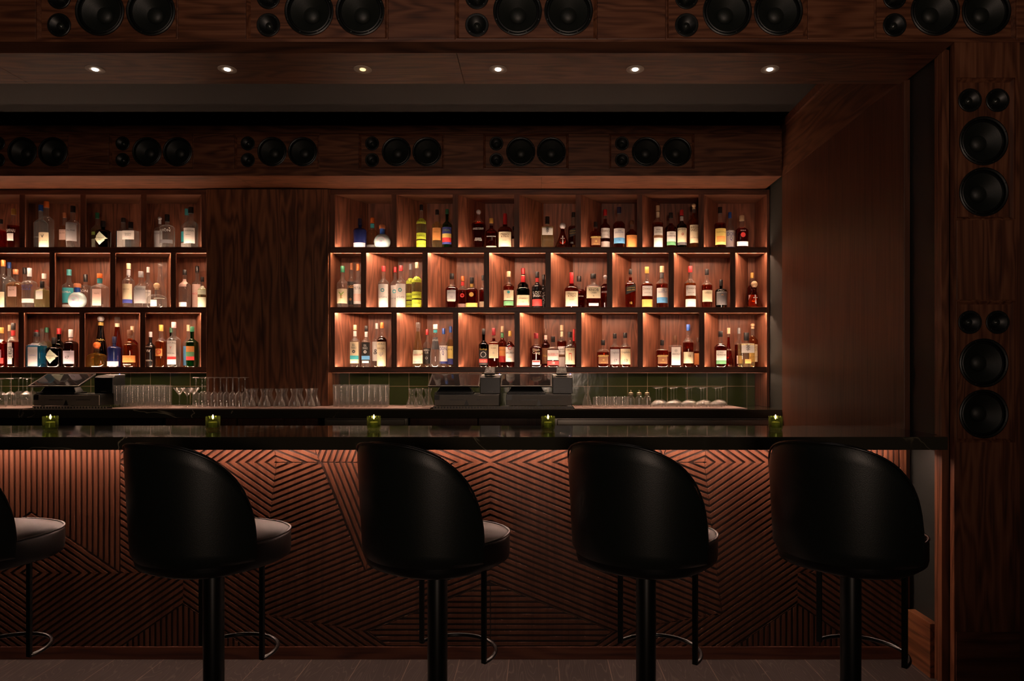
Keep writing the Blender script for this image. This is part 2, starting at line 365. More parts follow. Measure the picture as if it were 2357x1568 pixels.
# ------------------------------------------------------------------ loudspeaker cabinets
def hole_cell(mb, x0, x1, z0, z1, cx, cz, r, y, mi=0):
    an = sorted({2 * PI * k / 40 for k in range(40)} | {math.atan2(z - cz, x - cx) % (2 * PI) for x in (x0, x1) for z in (z0, z1)})
    vs = []
    for a in an:
        c, s = math.cos(a), math.sin(a)
        t = min([(x1 - cx) / c if c > 1e-9 else 9, (x0 - cx) / c if c < -1e-9 else 9, (z1 - cz) / s if s > 1e-9 else 9, (z0 - cz) / s if s < -1e-9 else 9])
        vs += [(cx + r * c, y, cz + r * s), (cx + t * c, y, cz + t * s)]
    n = len(an)
    mb.add(vs, [(2 * i, 2 * i + 1, (2 * i + 3) % (2 * n), (2 * i + 2) % (2 * n)) for i in range(n)], mi)
def ring_screws(mb, cx, cz, R, y, n, r, mi, off=0.):
    for k in range(n):
        a = off + 2 * PI * k / n
        mb.lathe([(r, y - .0006), (r * .8, y - .0022)], 8, mi=mi, cx=cx + R * math.cos(a), cy=cz + R * math.sin(a), axis='y')
def woofer(par, cx, cz, R):
    mb = MB().lathe([(R, .0), (R, -.006), (R * .955, -.008), (R * .895, -.006), (R * .89, .002), (R * .86, -.001), (R * .82, -.0015), (R * .785, .003)], 48, cx=cx, cy=cz, axis='y', cap0=False, cap1=False)
    ring_screws(mb, cx, cz, R * .93, -.007, 8, .0022, 1, PI / 8)
    o = mb.obj('woofer', [rubber, screwm], par, 40, recalc=False)
    MB().lathe([(R * .785, .003), (R * .6, .016), (R * .34, .038)], 40, cx=cx, cy=cz, axis='y', cap0=False, cap1=False).obj('cone', conem, o, 40, recalc=False)
    dc = [(R * .345 * math.cos(t), .037 - .020 * math.sin(t)) for t in [PI / 2 * k / 6 for k in range(6)]] + [(.0004, .017)]
    MB().lathe(dc, 28, cx=cx, cy=cz, axis='y', cap0=False).obj('dust_cap', conem, o, 50, recalc=False)
def tweeter(par, cx, cz, R):
    mb = MB().lathe([(R, 0), (R, -.005), (R * .95, -.0065), (R * .80, -.006), (R * .72, -.003), (R * .45, .006), (R * .32, .008)], 36, cx=cx, cy=cz, axis='y', cap0=False, cap1=False)
    ring_screws(mb, cx, cz, R * .84, -.006, 4, .0025, 1, PI / 4)
    o = mb.obj('tweeter', [rubber, screwm], par, 30, recalc=False)
    MB().lathe([(R * .32, .008), (R * .28, .002), (R * .22, .0), (R * .2, .004), (R * .10, .001), (.0004, -.001)], 24, cx=cx, cy=cz, axis='y', cap0=False).obj('dome', phase, o, 40, recalc=False)
def make_cabinet(label, group):
    t = thing('loudspeaker_cabinet', label, 'loudspeaker', group=group)
    hw, hh2, fr = BW / 2, BH / 2, .014
    yb = .012
    mb = MB()
    tx, wx1, wx2 = -.2088, -.0366, .1795
    ix0, ix1, iz0, iz1 = -hw + fr * .6, hw - fr * .6, -hh2 + fr * .6, hh2 - fr * .6
    hole_cell(mb, ix0, -.1475, 0, iz1, tx, .0586, .047, yb); hole_cell(mb, ix0, -.1475, iz0, 0, tx, -.0586, .047, yb)
    hole_cell(mb, -.1475, .0715, iz0, iz1, wx1, 0, .100, yb); hole_cell(mb, .0715, ix1, iz0, iz1, wx2, 0, .100, yb)
    # cabinet shell behind the baffle
    mb.add([(ix0, yb, iz0), (ix1, yb, iz0), (ix1, yb, iz1), (ix0, yb, iz1), (ix0, .056, iz0), (ix1, .056, iz0), (ix1, .056, iz1), (ix0, .056, iz1)],
           [(0, 1, 5, 4), (1, 2, 6, 5), (2, 3, 7, 6), (3, 0, 4, 7)])
    mb.obj('baffle', woodX, t, recalc=False)
    # bevelled surround
    o4 = [(-hw, -hh2), (hw, -hh2), (hw, hh2), (-hw, hh2)]; i4 = [(-hw + fr, -hh2 + fr), (hw - fr, -hh2 + fr), (hw - fr, hh2 - fr), (-hw + fr, hh2 - fr)]
    m4 = [(a * .994 if abs(a) > .2 else a, b) for a, b in o4]
    vs = [(x, .029, z) for x, z in o4] + [(x, 0.001, z) for x, z in o4] + [(x - math.copysign(.004, x), 0, z - math.copysign(.004, z)) for x, z in o4] + [(x, yb - .0005, z) for x, z in i4]
    fs = [(4 * r + k, 4 * r + (k + 1) % 4, 4 * r + 4 + (k + 1) % 4, 4 * r + 4 + k) for r in range(3) for k in range(4)]
    MB().add(vs, fs).obj('surround', woodX, t)
    for cz in (.0586, -.0586): tweeter(t, tx, cz, .0495)
    for wx in (wx1, wx2): woofer(t, wx, 0, .1035)
    # drivers sit on the baffle plane
    for ch in t.children:
        if ch.name.split('.')[0] in ('woofer', 'tweeter'): ch.location.y = yb
    return t
ordn = ['first', 'second', 'third', 'fourth', 'fifth', 'sixth', 'seventh']
cab = make_cabinet('', 'loudspeakers in the front beam'); used = False
def put_cab(loc, label, group, rot=0.):
    global used
    c = cab if not used else copy_tree(cab)
    used = True
    c.location = loc; c.rotation_euler = (0, rot, 0); c['label'] = label; c['group'] = group
top_lab = ['', 'loudspeaker cabinet in the front beam above the leftmost visible downlight', 'loudspeaker cabinet in the front beam between second and third downlights',
           'middle loudspeaker cabinet in the front beam, above the fourth downlight', 'loudspeaker cabinet in the front beam between fifth and sixth downlights', 'loudspeaker cabinet at the right end of the front beam, above the pier']
for i, x in enumerate(top_l[1:], 1):
    put_cab((x + BW / 2, YA + .004, zt0 + BH / 2), top_lab[i], 'loudspeakers in the front beam')
for i, (h, l) in enumerate(zip(vh, ['upright loudspeaker cabinet high on the right pier, tweeters on top', 'upright loudspeaker cabinet low on the right pier, beside the bar end'])):
    put_cab(((h[0] + h[1]) / 2, YA + .004, (h[2] + h[3]) / 2), l, 'upright loudspeakers on the pier', PI / 2)
for i, x in enumerate(hl[1:]):
    put_cab((x + BW / 2, YH + .006, hz0 + BH / 2), ('small dim loudspeaker cabinet in the header over the bottles, ' + ['leftmost and cut by the frame', 'second from the left', 'third, beside the pillar top', 'fourth from the left', 'fifth from the left', 'rightmost of the row'][i]), 'loudspeakers in the header over the shelves')

# ------------------------------------------------------------------ downlights in the soffit
dproto = thing('recessed_downlight', '', 'downlight', group='downlights in the soffit')
MB().lathe([(.040, 0), (.040, -.0030), (.038, -.0036), (.018, -.0016), (.0135, -.001)], 40, cap0=False, cap1=False).obj('trim_ring', brass, dproto, 50)
MB().lathe([(.0135, -.0008), (.0130, -.0040), (.010, -.0056), (.0005, -.0060)], 24, cap0=False).obj('lens', lens, dproto, 30)
for i, p in enumerate((219, 523, 835, 1146.5, 1462, 1772)):
    d = dproto if i == 0 else copy_tree(dproto)
    d.location = (PX(p, 3.135), 3.135, ZS - .0005); d.rotation_euler = (0, 0, 0)
    if i == 2:
        for ch in d.children:
            if ch.name.startswith('lens'): ch.data = ch.data.copy(); ch.data.materials[0] = lens_dim
    d['label'] = ['leftmost round downlight in the wooden soffit', 'second round downlight from the left in the soffit', 'third round soffit downlight, showing a dimmer yellow lamp', 'fourth round soffit downlight, just right of the panel joint', 'fifth round downlight from the left in the soffit', 'rightmost round downlight in the wooden soffit'][i]
    ld = bpy.data.lights.new('downlight_beam', 'SPOT'); ld.energy = 13.; ld.color = (1., .80, .64); ld.spot_size = math.radians(29); ld.spot_blend = .6; ld.shadow_soft_size = .02
    lo = bpy.data.objects.new('downlight_beam', ld); COL.objects.link(lo); lo.location = (PX(p, 3.135), 3.135, ZS - .012); lo.rotation_euler = (0, 0, 0)

# ------------------------------------------------------------------ bar counter
bar = thing('bar_counter', 'long bar counter with dark marble top and geometric slatted wood front', 'bar counter', (0, 3.2, 0))
bar_off = Vector((0, -3.2, 0))
def bobj(mb, name, mat, **k):
    return mb.obj(name, mat, bar, loc=bar_off, **k)
YBF, YBB = 2.87, 3.46
mb = MB(); x0 = -3.3
mb.add([(x0, YBF, ZB - .054), (1.69, YBF, ZB - .054), (1.69, YA - .012, ZB - .054), (XC - .004, YA - .012, ZB - .054)] , [])
def prism(mb, poly, z0, z1, mi=0):
    n = len(poly); return mb.add([(x, y, z0) for x, y in poly] + [(x, y, z1) for x, y in poly], [tuple(range(n))[::-1], tuple(range(n, 2 * n))] + [(i, (i + 1) % n, n + (i + 1) % n, n + i) for i in range(n)], mi)
mb = MB(); prism(mb, [(x0, YBF), (1.69, YBF), (1.69, YB + .01), (XC - .004, YB + .01), (XC - .004, YBB), (x0, YBB)], ZB - .054, ZB)
bobj(mb, 'countertop', marb, bevel=.002)
bobj(MB().box(x0, 1.7, YP + .013, YBB - .06, .0, ZB - .056), 'carcass', black)
bobj(MB().box(x0, 1.704, YP - .012, YP + .011, .0, PZ(1487, YP)), 'kick_board', woodB, bevel=.0015)
bobj(MB().box(x0, 1.640, 3.152, 3.166, ZB - .0575, ZB - .0545), 'led_strip', led_bar)
bobj(MB().box(x0, 1.690, 3.118, 3.126, ZB - .0655, ZB - .0545), 'led_shield', woodE)  # unseen lip added to keep the strip's light off the stool seats
bobj(MB().box(1.698, 1.708, YP - .010, YP + .01, .24, ZB - .056), 'scribe_moulding', woodZ)
# slatted front: regions of parallel slats, clipped to polygons given in photo pixels of the panel plane
def clip(poly, nx, ny, c):
    out = []
    for i in range(len(poly)):
        p, q = poly[i], poly[(i + 1) % len(poly)]
        dp, dq = p[0] * nx + p[1] * ny - c, q[0] * nx + q[1] * ny - c
        if dp <= 0: out.append(p)
        if (dp < 0 < dq) or (dq < 0 < dp):
            t = dp / (dp - dq); out.append((p[0] + (q[0] - p[0]) * t, p[1] + (q[1] - p[1]) * t))
    return out
def inset(poly, d):
    a = sum(poly[i][0] * poly[(i + 1) % len(poly)][1] - poly[(i + 1) % len(poly)][0] * poly[i][1] for i in range(len(poly)))
    sg = 1 if a > 0 else -1; out = poly[:]
    for i in range(len(poly)):
        p, q = poly[i], poly[(i + 1) % len(poly)]
        ex, ey = q[0] - p[0], q[1] - p[1]; l = math.hypot(ex, ey)
        if l < 1e-6: continue
        nx, ny = sg * ey / l, -sg * ex / l
        out = clip(out, nx, ny, p[0] * nx + p[1] * ny - d)
        if len(out) < 3: return []
    return out
def simplify(p):
    out = []
    for q in p:
        if not out or math.hypot(q[0] - out[-1][0], q[1] - out[-1][1]) > .05: out.append(q)
    if len(out) > 1 and math.hypot(out[0][0] - out[-1][0], out[0][1] - out[-1][1]) < .05: out.pop()
    return out
C1, C2 = (75, 1318), (636.8, 1064)
T, B = 1010, 1488
REG = [  # polygon, slat direction, phase origin, gap at the border
    ([(75, T), (280, T), (280, 1318), (75, 1177)], (0, 1), (75, 0), 1.6), ([(75, T), (75, 1177), (-130, 1318), (-130, T)], (0, 1), (75, 0), 1.6),
    ([(75, 1177), (280, 1318), (75, 1318)], (1, .688), C1, 0), ([(75, 1177), (-130, 1318), (75, 1318)], (1, -.688), C1, 0),
    ([(75, 1318), (424, 1318), (424, 1388), (278, B), (75, B)], (1, -.688), C1, 0), ([(75, 1318), (75, B), (-340, B), (-340, 1318)], (1, .688), C1, 0),
    ([(424, 1388), (278, B), (570, B)], (0, 1), (424, 0), 1.8),
    ([(-130, T), (-130, 1318), (-340, 1318), (-340, T)], (1, -.688), C1, 0),
    ([(280, 1064), (636.8, 1064), (608, 1318), (280, 1318)], (1, .688), C2, 0), ([(464, 1318), (608, 1318), (597, 1409.6)], (1, .688), C2, 0), ([(424, 1318), (464, 1318), (597, 1409.6), (711, B), (570, B), (424, 1388)], (1, .688), C2, 0), ([(597, 1409.6), (847, 1452), (895, B), (711, B)], (1, .688), C2, 0),
    ([(280, 1064), (636.8, 1064), (630.6, T), (280, T)], (1, -.688), C2, 0),
    ([(636.8, 1064), (738, 1064), (841, 1313.1), (597, 1410.7)], (1, -.4), C2, 1.), ([(597, 1410.7), (1129, 1197.9), (1129, 1339), (847, 1452), (597, 1413)], (1, -.4), C2, 0),
    ([(850, 1064), (1129, 1064), (1129, 1197.9), (846, 1311.1)], (1, -.4), C2, 0), ([(850, 1064), (1129, 1064), (1129, T), (850, T)], (1, .4), C2, 0),
    ([(636.8, 1064), (738, 1064), (716, T), (630.6, T)], (1, .4), C2, 1.),
    ([(738, 1064), (850, 1064), (846, 1312), (841, 1313)], (.4, 1), (742, 1064), 1.2), ([(738, 1064), (850, 1064), (850, T), (716, T)], (-.4, 1), (742, 1064), 1.2),
    ([(1129, 1339), (847, 1452), (895, B), (1129, B)], (1, 0), (0, 1346), 1.6),
]
PITCH, WID = 12.8, 7.6
mb = MB()
def slats(poly, d, o, gap, mirror):
    l = math.hypot(*d); ux, uy = d[0] / l, d[1] / l; nx, ny = -uy, ux
    # meeting edges: no gap, except where slats end against another field
    P = inset(poly, gap) if gap else poly
    if len(P) < 3: return
    ds = [(p[0] - o[0]) * nx + (p[1] - o[1]) * ny for p in P]
    for k in range(int(min(ds) // PITCH) - 1, int(max(ds) // PITCH) + 2):
        c0 = k * PITCH - WID / 2 + PITCH / 2; base = o[0] * nx + o[1] * ny
        q = clip(clip(P, nx, ny, base + c0 + WID), -nx, -ny, -(base + c0)); q = simplify(q)
        if len(q) < 3: continue
        ar = abs(sum(q[i][0] * q[(i + 1) % len(q)][1] - q[(i + 1) % len(q)][0] * q[i][1] for i in range(len(q)))) / 2
        if ar < 12: continue
        if mirror: q = [(2258 - x, y) for x, y in q][::-1]
        q = [p for p in q]
        if max(p[0] for p in q) > 2083: q = simplify(clip(q, 1, 0, 2082))
        if len(q) < 3: continue
        n = len(q); xz = [(PX(x, YP), PZ(y, YP)) for x, y in q]
        cx = sum(p[0] for p in xz) / n; cz = sum(p[1] for p in xz) / n
        vs = [(x, YP + .0005, z) for x, z in xz] + [(x, YP - .0095, z) for x, z in xz]
        mb.add(vs, [tuple(range(n)), tuple(range(n, 2 * n))[::-1]] + [(i, n + i, n + (i + 1) % n, (i + 1) % n) for i in range(n)])
for poly, d, o, g in REG:
    slats(poly, d, o, g, False); slats(poly, d, o, g, True)
mb.box(x0, 1.70, YP, YP + .012, 0, ZB - .056, 1)
slat_edge = plain('pale slat edge', (.24, .11, .062), .4)  # pale bevels, with the highlight along slat edges put into their colour
grooves = plain('dark groove board', (.032, .012, .007), .5)  # backing board between the slats, darker than they are
bobj(mb, 'slat_front', [woodS, grooves, slat_edge], bevel=.0017, bseg=1).modifiers['b'].material = 2

# ------------------------------------------------------------------ candles on the bar
cproto = thing('candle_holder', '', 'candle', group='votive candles on the bar')
R = .0305; hgt = .064; seg = 64; vs = []; fs = []
prof = [(.0, .0, 0), (R * .80, .0, 0), (R * .92, .004, 1), (R, .012, 1), (R, hgt - .004, 1), (R * .985, hgt, 1), (R * .90, hgt, 0), (R * .88, .012, 0), (.0, .010, 0)]
mbc = MB()
for r, z, rib in prof:
    for k in range(seg):
        a = 2 * PI * k / seg; rr = r * (1 + (.035 * math.cos(a * 16) if rib else 0)); mbc.v.append((max(rr, .0003) * math.cos(a), max(rr, .0003) * math.sin(a), z))
for i in range(len(prof) - 1):
    for k in range(seg): mbc.f.append((i * seg + k, i * seg + (k + 1) % seg, (i + 1) * seg + (k + 1) % seg, (i + 1) * seg + k)); mbc.m.append(0)
mbc.obj('ribbed_glass', candleglass, cproto, 50)
cd = MB().lathe([(.018, .0125), (.0185, .014), (.0185, .036), (.017, .0375), (.002, .037)], 24).obj('candle', wax, cproto, 40)
MB().lathe([(.0006, .037), (.0006, .050)], 6).obj('wick', plain('wick', (.02, .015, .01), .9), cd)
MB().lathe([(.0006, .050), (.0040, .056), (.0034, .061), (.0006, .071)], 12).obj('flame', flame, cd, 60)
clab = ['lit green votive candle at the left, in front of the left till', 'lit green votive candle below the stemmed glasses, behind the second stool', 'lit green votive candle on the bar just right of the pillar', 'lit green votive candle on the bar in front of the tills at centre', 'lit green votive candle at the right end of the bar near the wall']
for i, p in enumerate((116, 490, 860.5, 1261.5, 1785)):
    c = cproto if i == 0 else copy_tree(cproto)
    c.location = (PX(p, 3.2), 3.2, ZB + .0003); c.rotation_euler = (0, 0, i * .7); c['label'] = clab[i]
    ld = bpy.data.lights.new('candle_glow', 'POINT'); ld.energy = .05; ld.color = (1, .6, .28); ld.shadow_soft_size = .006
    lo = bpy.data.objects.new('candle_glow', ld); COL.objects.link(lo); lo.location = (PX(p, 3.2), 3.2, ZB + .058)

# ------------------------------------------------------------------ bar stools
def make_stool():
    t = thing('bar_stool', '', 'bar stool', group='black leather stools along the bar')
    span = math.radians(79); z0, hsh = .728, .384
    def prof_r(v): return .246 + .020 * v
    nu, nv = 48, 16
    cols = []
    for i in range(nu + 1):
        s = math.sin((i / nu - .5) * PI) * .997; az = s * span
        top = z0 + .02 + (hsh - .02) * max(0., 1 - abs(s) ** 2.7) ** (1 / 2.1)
        cols.append((az, top))
    vs = []; fs = []
    ring = 2 * nv + 2
    for az, top in cols:
        so, co = math.sin(az), math.cos(az)
        pts = []
        for j in range(nv + 1):
            v = j / nv; z = z0 + (top - z0) * v; hfrac = (z - z0) / hsh
            r = prof_r(hfrac)
            if j == 0: r -= .010
            if j == nv: r -= .008; z += 0
            pts.append((r, z - (0 if j < nv else -.002)))
        for j in range(nv, -1, -1):
            v = j / nv; z = z0 + (top - z0) * v; hfrac = (z - z0) / hsh
            r = prof_r(hfrac) - .032
            if j == nv: r += .006
            pts.append((r, z + (.002 if j == nv else 0)))
        for r, z in pts: vs.append((r * so * 1.03, -r * co, z))
    n = ring
    for i in range(nu):
        for j in range(n):
            j2 = (j + 1) % n; fs.append((i * n + j, i * n + j2, (i + 1) * n + j2, (i + 1) * n + j))
    fs += [tuple(range(n)), tuple(nu * n + k for k in range(n))[::-1]]
    back = MB().add(vs, fs).obj('backrest', leather, t, 60)
    for off, rr in ((-.002, .0036), (-.030, .0036)):
        MB().tube([((prof_r((top - z0) / hsh) + off) * math.sin(az) * 1.03, -(prof_r((top - z0) / hsh) + off) * math.cos(az), top + .0015) for az, top in cols], rr, 8).obj('piping', piping, back, 60)
    # seat cushion
    def seat_r(a):   # squarish round plan, a little longer to the front (+y)
        c, s = math.cos(a), math.sin(a); n_ = 2.5
        r = 1 / (abs(c) ** n_ + abs(s) ** n_) ** (1 / n_)
        return (.224 * r * c, (.222 if s < 0 else .242) * r * s)
    lv = [(.60, .690), (.93, .692), (.985, .700), (1., .715), (1., .772), (.985, .783), (.95, .787), (.85, .793), (.6, .801), (.3, .805), (.02, .806)]
    seg2 = 56; vs = []
    for k_, z in lv:
        for k in range(seg2):
            x, y = seat_r(2 * PI * k / seg2); vs.append((x * k_, y * k_, z))
    fs = [(i * seg2 + k, i * seg2 + (k + 1) % seg2, (i + 1) * seg2 + (k + 1) % seg2, (i + 1) * seg2 + k) for i in range(len(lv) - 1) for k in range(seg2)]
    fs += [tuple(range(seg2))[::-1], tuple((len(lv) - 1) * seg2 + k for k in range(seg2))]
    seat = MB().add(vs, fs).obj('seat', leatherS, t, 60)
    MB().tube([(seat_r(2 * PI * k / seg2)[0] * .992, seat_r(2 * PI * k / seg2)[1] * .992, .784) for k in range(seg2)], .0042, 8, closed=True).obj('piping', piping, seat, 60)
    MB().lathe([(.034, .02), (.034, .655), (.031, .664), (.016, .666)], 32).obj('column', steelb, t, 40)
    MB().lathe([(.011, .66), (.011, .672), (.013, .674), (.013, .692)], 16).obj('swivel_post', rodm, t, 40)
    MB().lathe([(.21, 0), (.21, .006), (.19, .014), (.06, .024), (.036, .034)], 48).obj('base_plate', steelb, t, 40)
    for s in (-1, 1):
        MB().box(s * .148 - .009, s * .148 + .009, .066, .076, .352, .70).obj('footrest_hanger', steelb, t, bevel=.001)
    arc = [(.152 * math.cos(a), .071 + .158 * math.sin(a), .357) for a in [PI * k / 24 for k in range(25)]]
    MB().tube(arc, .0072, 10).obj('foot_rail', rodm, t, 60)
    return t
st = make_stool()
for i, (p, r, l) in enumerate([(-54, 17, 'black leather stool cut off by the left edge, only its right half showing'),
                               (492, 25, 'black leather stool in front of the second candle, seat turned to the right'),
                               (1007, 36, 'middle black leather stool, in front of the bar between third and fourth candles'),
                               (1487, 39, 'black leather stool second from the right end of the bar'),
                               (1958, 49, 'black leather stool at the right end, beside the dark side wall')]):
    s = st if i == 0 else copy_tree(st)
    s.location = (PX(p, 2.38), 2.38, 0); s.rotation_euler = (0, 0, -math.radians(r)); s['label'] = l

# ------------------------------------------------------------------ back counter and the units below
wk = MB().box(XL, XC + .012, YH, 5.535, ZK - .058, ZK).obj('back_worktop', marb, bevel=.002)
tag(wk, 'long dark marble worktop behind the bar, below the bottle shelves', 'worktop')
wood_doors = [(380, 545), (546, 732), (943, 1100), (1101, 1272)]
unit_lab = ['walnut base cabinet below the stemmed glasses, left of the pillar middle', 'walnut base cabinet below the row of carafes', 'walnut base cabinet right of the small steel cooler', 'walnut base cabinet left of the long steel cooler, under the tills']
def unit_box(x0, x1, name, label, cat, group, front, body, handle=None):
    a, b = PX(x0, YH + .06), PX(x1, YH + .06)
    t = thing(name, label, cat, ((a + b) / 2, 5.2, 0), group=group); o = (-(a + b) / 2, -5.2, 0)
    MB().box(a, b, YH + .085, 5.53, 0, ZK - .060).obj('body', body, t, loc=o)
    d = MB().box(a + .003, b - .003, YH + .062, YH + .083, .10, ZK - .066).obj('door', front, t, loc=o, bevel=.0015)
    if handle: MB().box(a + .02, b - .02, YH + .030, YH + .061, ZK - .112, ZK - .072).obj('handle', handle, d, bevel=.004)
    return t
for (a, b), l in zip(wood_doors, unit_lab): unit_box(a, b, 'base_cabinet', l, 'cabinet', 'walnut cabinets under the back worktop', woodQ, black)
glassdoor = plain('dark cooler glass', (.006, .006, .006), .08, spec=.7)
unit_box(-180, 374, 'bottle_cooler', 'black glass-fronted bottle cooler under the worktop at the far left', 'cooler', None, glassdoor, black)
unit_box(746, 940, 'bottle_cooler', 'short steel-fronted cooler under the worktop right of the pillar', 'cooler', None, steel, black, steel)
unit_box(1276, 1776, 'bottle_cooler', 'long steel-fronted cooler under the worktop below the upturned coupes', 'cooler', None, steel, black, steel)

# ------------------------------------------------------------------ bottle shelves
ROWS = {1: (PZ(570.5, YF), PZ(448, YF)), 2: (PZ(709, YF), PZ(580.5, YF)), 3: (PZ(846.5, YF), PZ(718.7, YF))}
zt, zbm = zh - .006, PZ(857.5, YF)
DIV = {('R', 1): [764.5 + 0] + [906.8 + 141.4 * k for k in range(6)], ('R', 3): [764.5] + [907.2 + 141.6 * k for k in range(6)], ('R', 2): [836.8 + 141.6 * k for k in range(7)],
       ('L', 1): [-88.5, 51.5, 191.3, 330.9, 470.2], ('L', 3): [-91, 49.3, 189, 328.7, 469], ('L', 2): [-20, 120.3, 260, 399.2]}
def make_shelf(side, x0, x1, lx0, lx1, label):
    t = thing('bottle_shelf', label, 'shelf', ((x0 + x1) / 2, 5.4, 0)); o = (-(x0 + x1) / 2, -5.4, 0)
    MB().box(x0, x1, YK, 5.562, zbm, zt).obj('back_panel', woodZs, t, loc=o)
    MB().box(x0, x1, YF, YK - .0005, ROWS[1][1], zt).obj('top_board', woodE, t, loc=o, bevel=.001)
    for a, b in ((ROWS[2][1], ROWS[1][0]), (ROWS[3][1], ROWS[2][0]), (zbm, ROWS[3][0])):
        s = MB().box(x0, x1, YF, YK - .0005, a, b).box(x0, x1, YF, YF + .005, b, b + .006).box(x0, x1, YF, YF + .0045, a - (.0055 if a > zbm else .0020), a).box(x0, x1, YF + .034, YF + .040, a - .0045, a).obj('shelf_board', woodE, t, loc=o, bevel=.001)
    if lx0 is not None: MB().box(lx0, x0 - .0005, YF - .004, YK - .0005, zbm, zt).obj('end_panel', woodZ, t, loc=o, bevel=.001)
    if lx1 is not None: MB().box(x1 + .0005, lx1, YF - .004, YK + .0005, ZK + .001, zt).obj('end_panel', woodZs, t, loc=o, bevel=.001)
    sl = .183 if side == 'R' else -.183; hw = .0203
    for row in (1, 2, 3):
        a, b = ROWS[row]
        edges = []
        for p in DIV[(side, row)]:
            x = PX(p, YF)
            fx0, fx1 = max(x - hw, x0), min(x + hw, x1)
            bx0, bx1 = x - hw + sl, x + hw + sl
            # board: slanted faces behind a straight front edge
            MB().hexa([(fx0, YF + .001, a + .001), (fx1, YF + .001, a + .001), (bx1, YK - .001, a + .001), (bx0, YK - .001, a + .001)],
                      [(fx0, YF + .001, b - .001), (fx1, YF + .001, b - .001), (bx1, YK - .001, b - .001), (bx0, YK - .001, b - .001)]).obj('divider', woodZs, t, loc=o)
            MB().box(fx0, fx1, YF - .001, YF + .0005, a + .001, b - .001).obj('divider_edging', wedge, t, loc=o)
            edges.append((fx0, fx1))
        cells = []
        xs = [x0] + [e for q in edges for e in q] + [x1]
        for u, v in zip(xs[0::2], xs[1::2]):
            if v - u > .06: cells.append((u, v))
        k = sl / (YK - YF)
        for u, v in cells:
            for top in (True, False):
                if top and row == 1: continue
                ya, yb_ = (YF + .0055, YF + .0115) if top else (YF + .006, YF + .0135)
                za, zb_ = (b - .0018, b - .0006) if top else (a + .0006, a + .0030)
                s_ = k * (ya - YF); s2 = k * (yb_ - YF)
                ua = u + .003 + (s_ if u > x0 + .001 else max(0, s_) * 0); va = v - .003 + (s_ if v < x1 - .001 else min(0, s_) * 0)
                ub = u + .003 + (s2 if u > x0 + .001 else 0); vb = v - .003 + (s2 if v < x1 - .001 else 0)
                MB().hexa([(ua, ya, za), (va, ya, za), (vb, yb_, za), (ub, yb_, za)], [(ua, ya, zb_), (va, ya, zb_), (vb, yb_, zb_), (ub, yb_, zb_)]).obj('led_strip', led_top if top else led_bot, t, loc=o)
    # strip under the lowest board, washing the tiles
    MB().box(x0 + .01, x1 - .01, YF + .0055, YF + .0115, zbm - .0018, zbm - .0006).obj('led_strip', led_tile, t, loc=o)
    return t
wedge = wood('divider edging', 2, (.06, .024, .014), (.12, .046, .025), (.18, .072, .04), cross=40, ring=6)
led_tile = emit('tile led strip', LEDC, 62.)
xr0 = pr + .013; xr1 = 1.722
make_shelf('R', xr0, xr1, pr + .0005, 1.742, 'wide lit walnut bottle shelf with slanted dividers right of the pillar')
make_shelf('L', XL, pl - .001, None, None, 'lit walnut bottle shelf with slanted dividers left of the pillar')

# ------------------------------------------------------------------ bottles
BCOL = {  # glass / liquid tints
 'clear': (.96, .96, .95), 'frost': (.80, .84, .86), 'whisky': (.66, .17, .05), 'amber': (.80, .34, .08), 'dark': (.48, .075, .038), 'red': (.62, .02, .015), 'gold': (.78, .50, .10),
 'pale': (.86, .74, .45), 'peach': (.86, .60, .38), 'green': (.03, .30, .06), 'dgreen': (.03, .09, .035), 'blue': (.06, .50, .80), 'black': (.02, .02, .02), 'brown': (.22, .07, .02), 'straw': (.80, .80, .52)}
PAINT = {'navy': (.012, .018, .09), 'white': (.62, .72, .74), 'ink': (.008, .008, .009)}
CAPC = {'black': (.012, .012, .013), 'red': (.52, .02, .025), 'orange': (.75, .17, .03), 'blue': (.02, .09, .38), 'gold': (.62, .36, .08), 'cork': (.68, .47, .28), 'white': (.75, .72, .70), 'silver': (.55, .55, .57),
        'green': (.02, .16, .08), 'brown': (.12, .05, .025), 'copper': (.50, .18, .08), 'burg': (.22, .012, .02), 'teal': (.10, .50, .52), 'grey': (.20, .20, .21), 'navy': (.015, .02, .06), 'pink': (.75, .35, .38), 'clearcap': (.8, .8, .8)}
LABC = {'cream': (.80, .70, .48), 'white': (.80, .77, .74), 'neon': (.62, .78, .06), 'black': (.015, .015, .016), 'teal': (.05, .42, .48), 'grey': (.42, .42, .44), 'orange': (.80, .34, .10), 'yellow': (.85, .68, .20), 'green': (.12, .34, .16), 'red': (.70, .05, .05),
        'blue': (.12, .38, .72), 'navy': (.05, .07, .34), 'lilac': (.58, .52, .62), 'gold': (.62, .42, .10), 'pale': (.66, .72, .55), 'dgrey': (.10, .10, .11), 'pink': (.80, .55, .48), 'brown': (.20, .09, .04), 'leaf': (.32, .48, .10)}
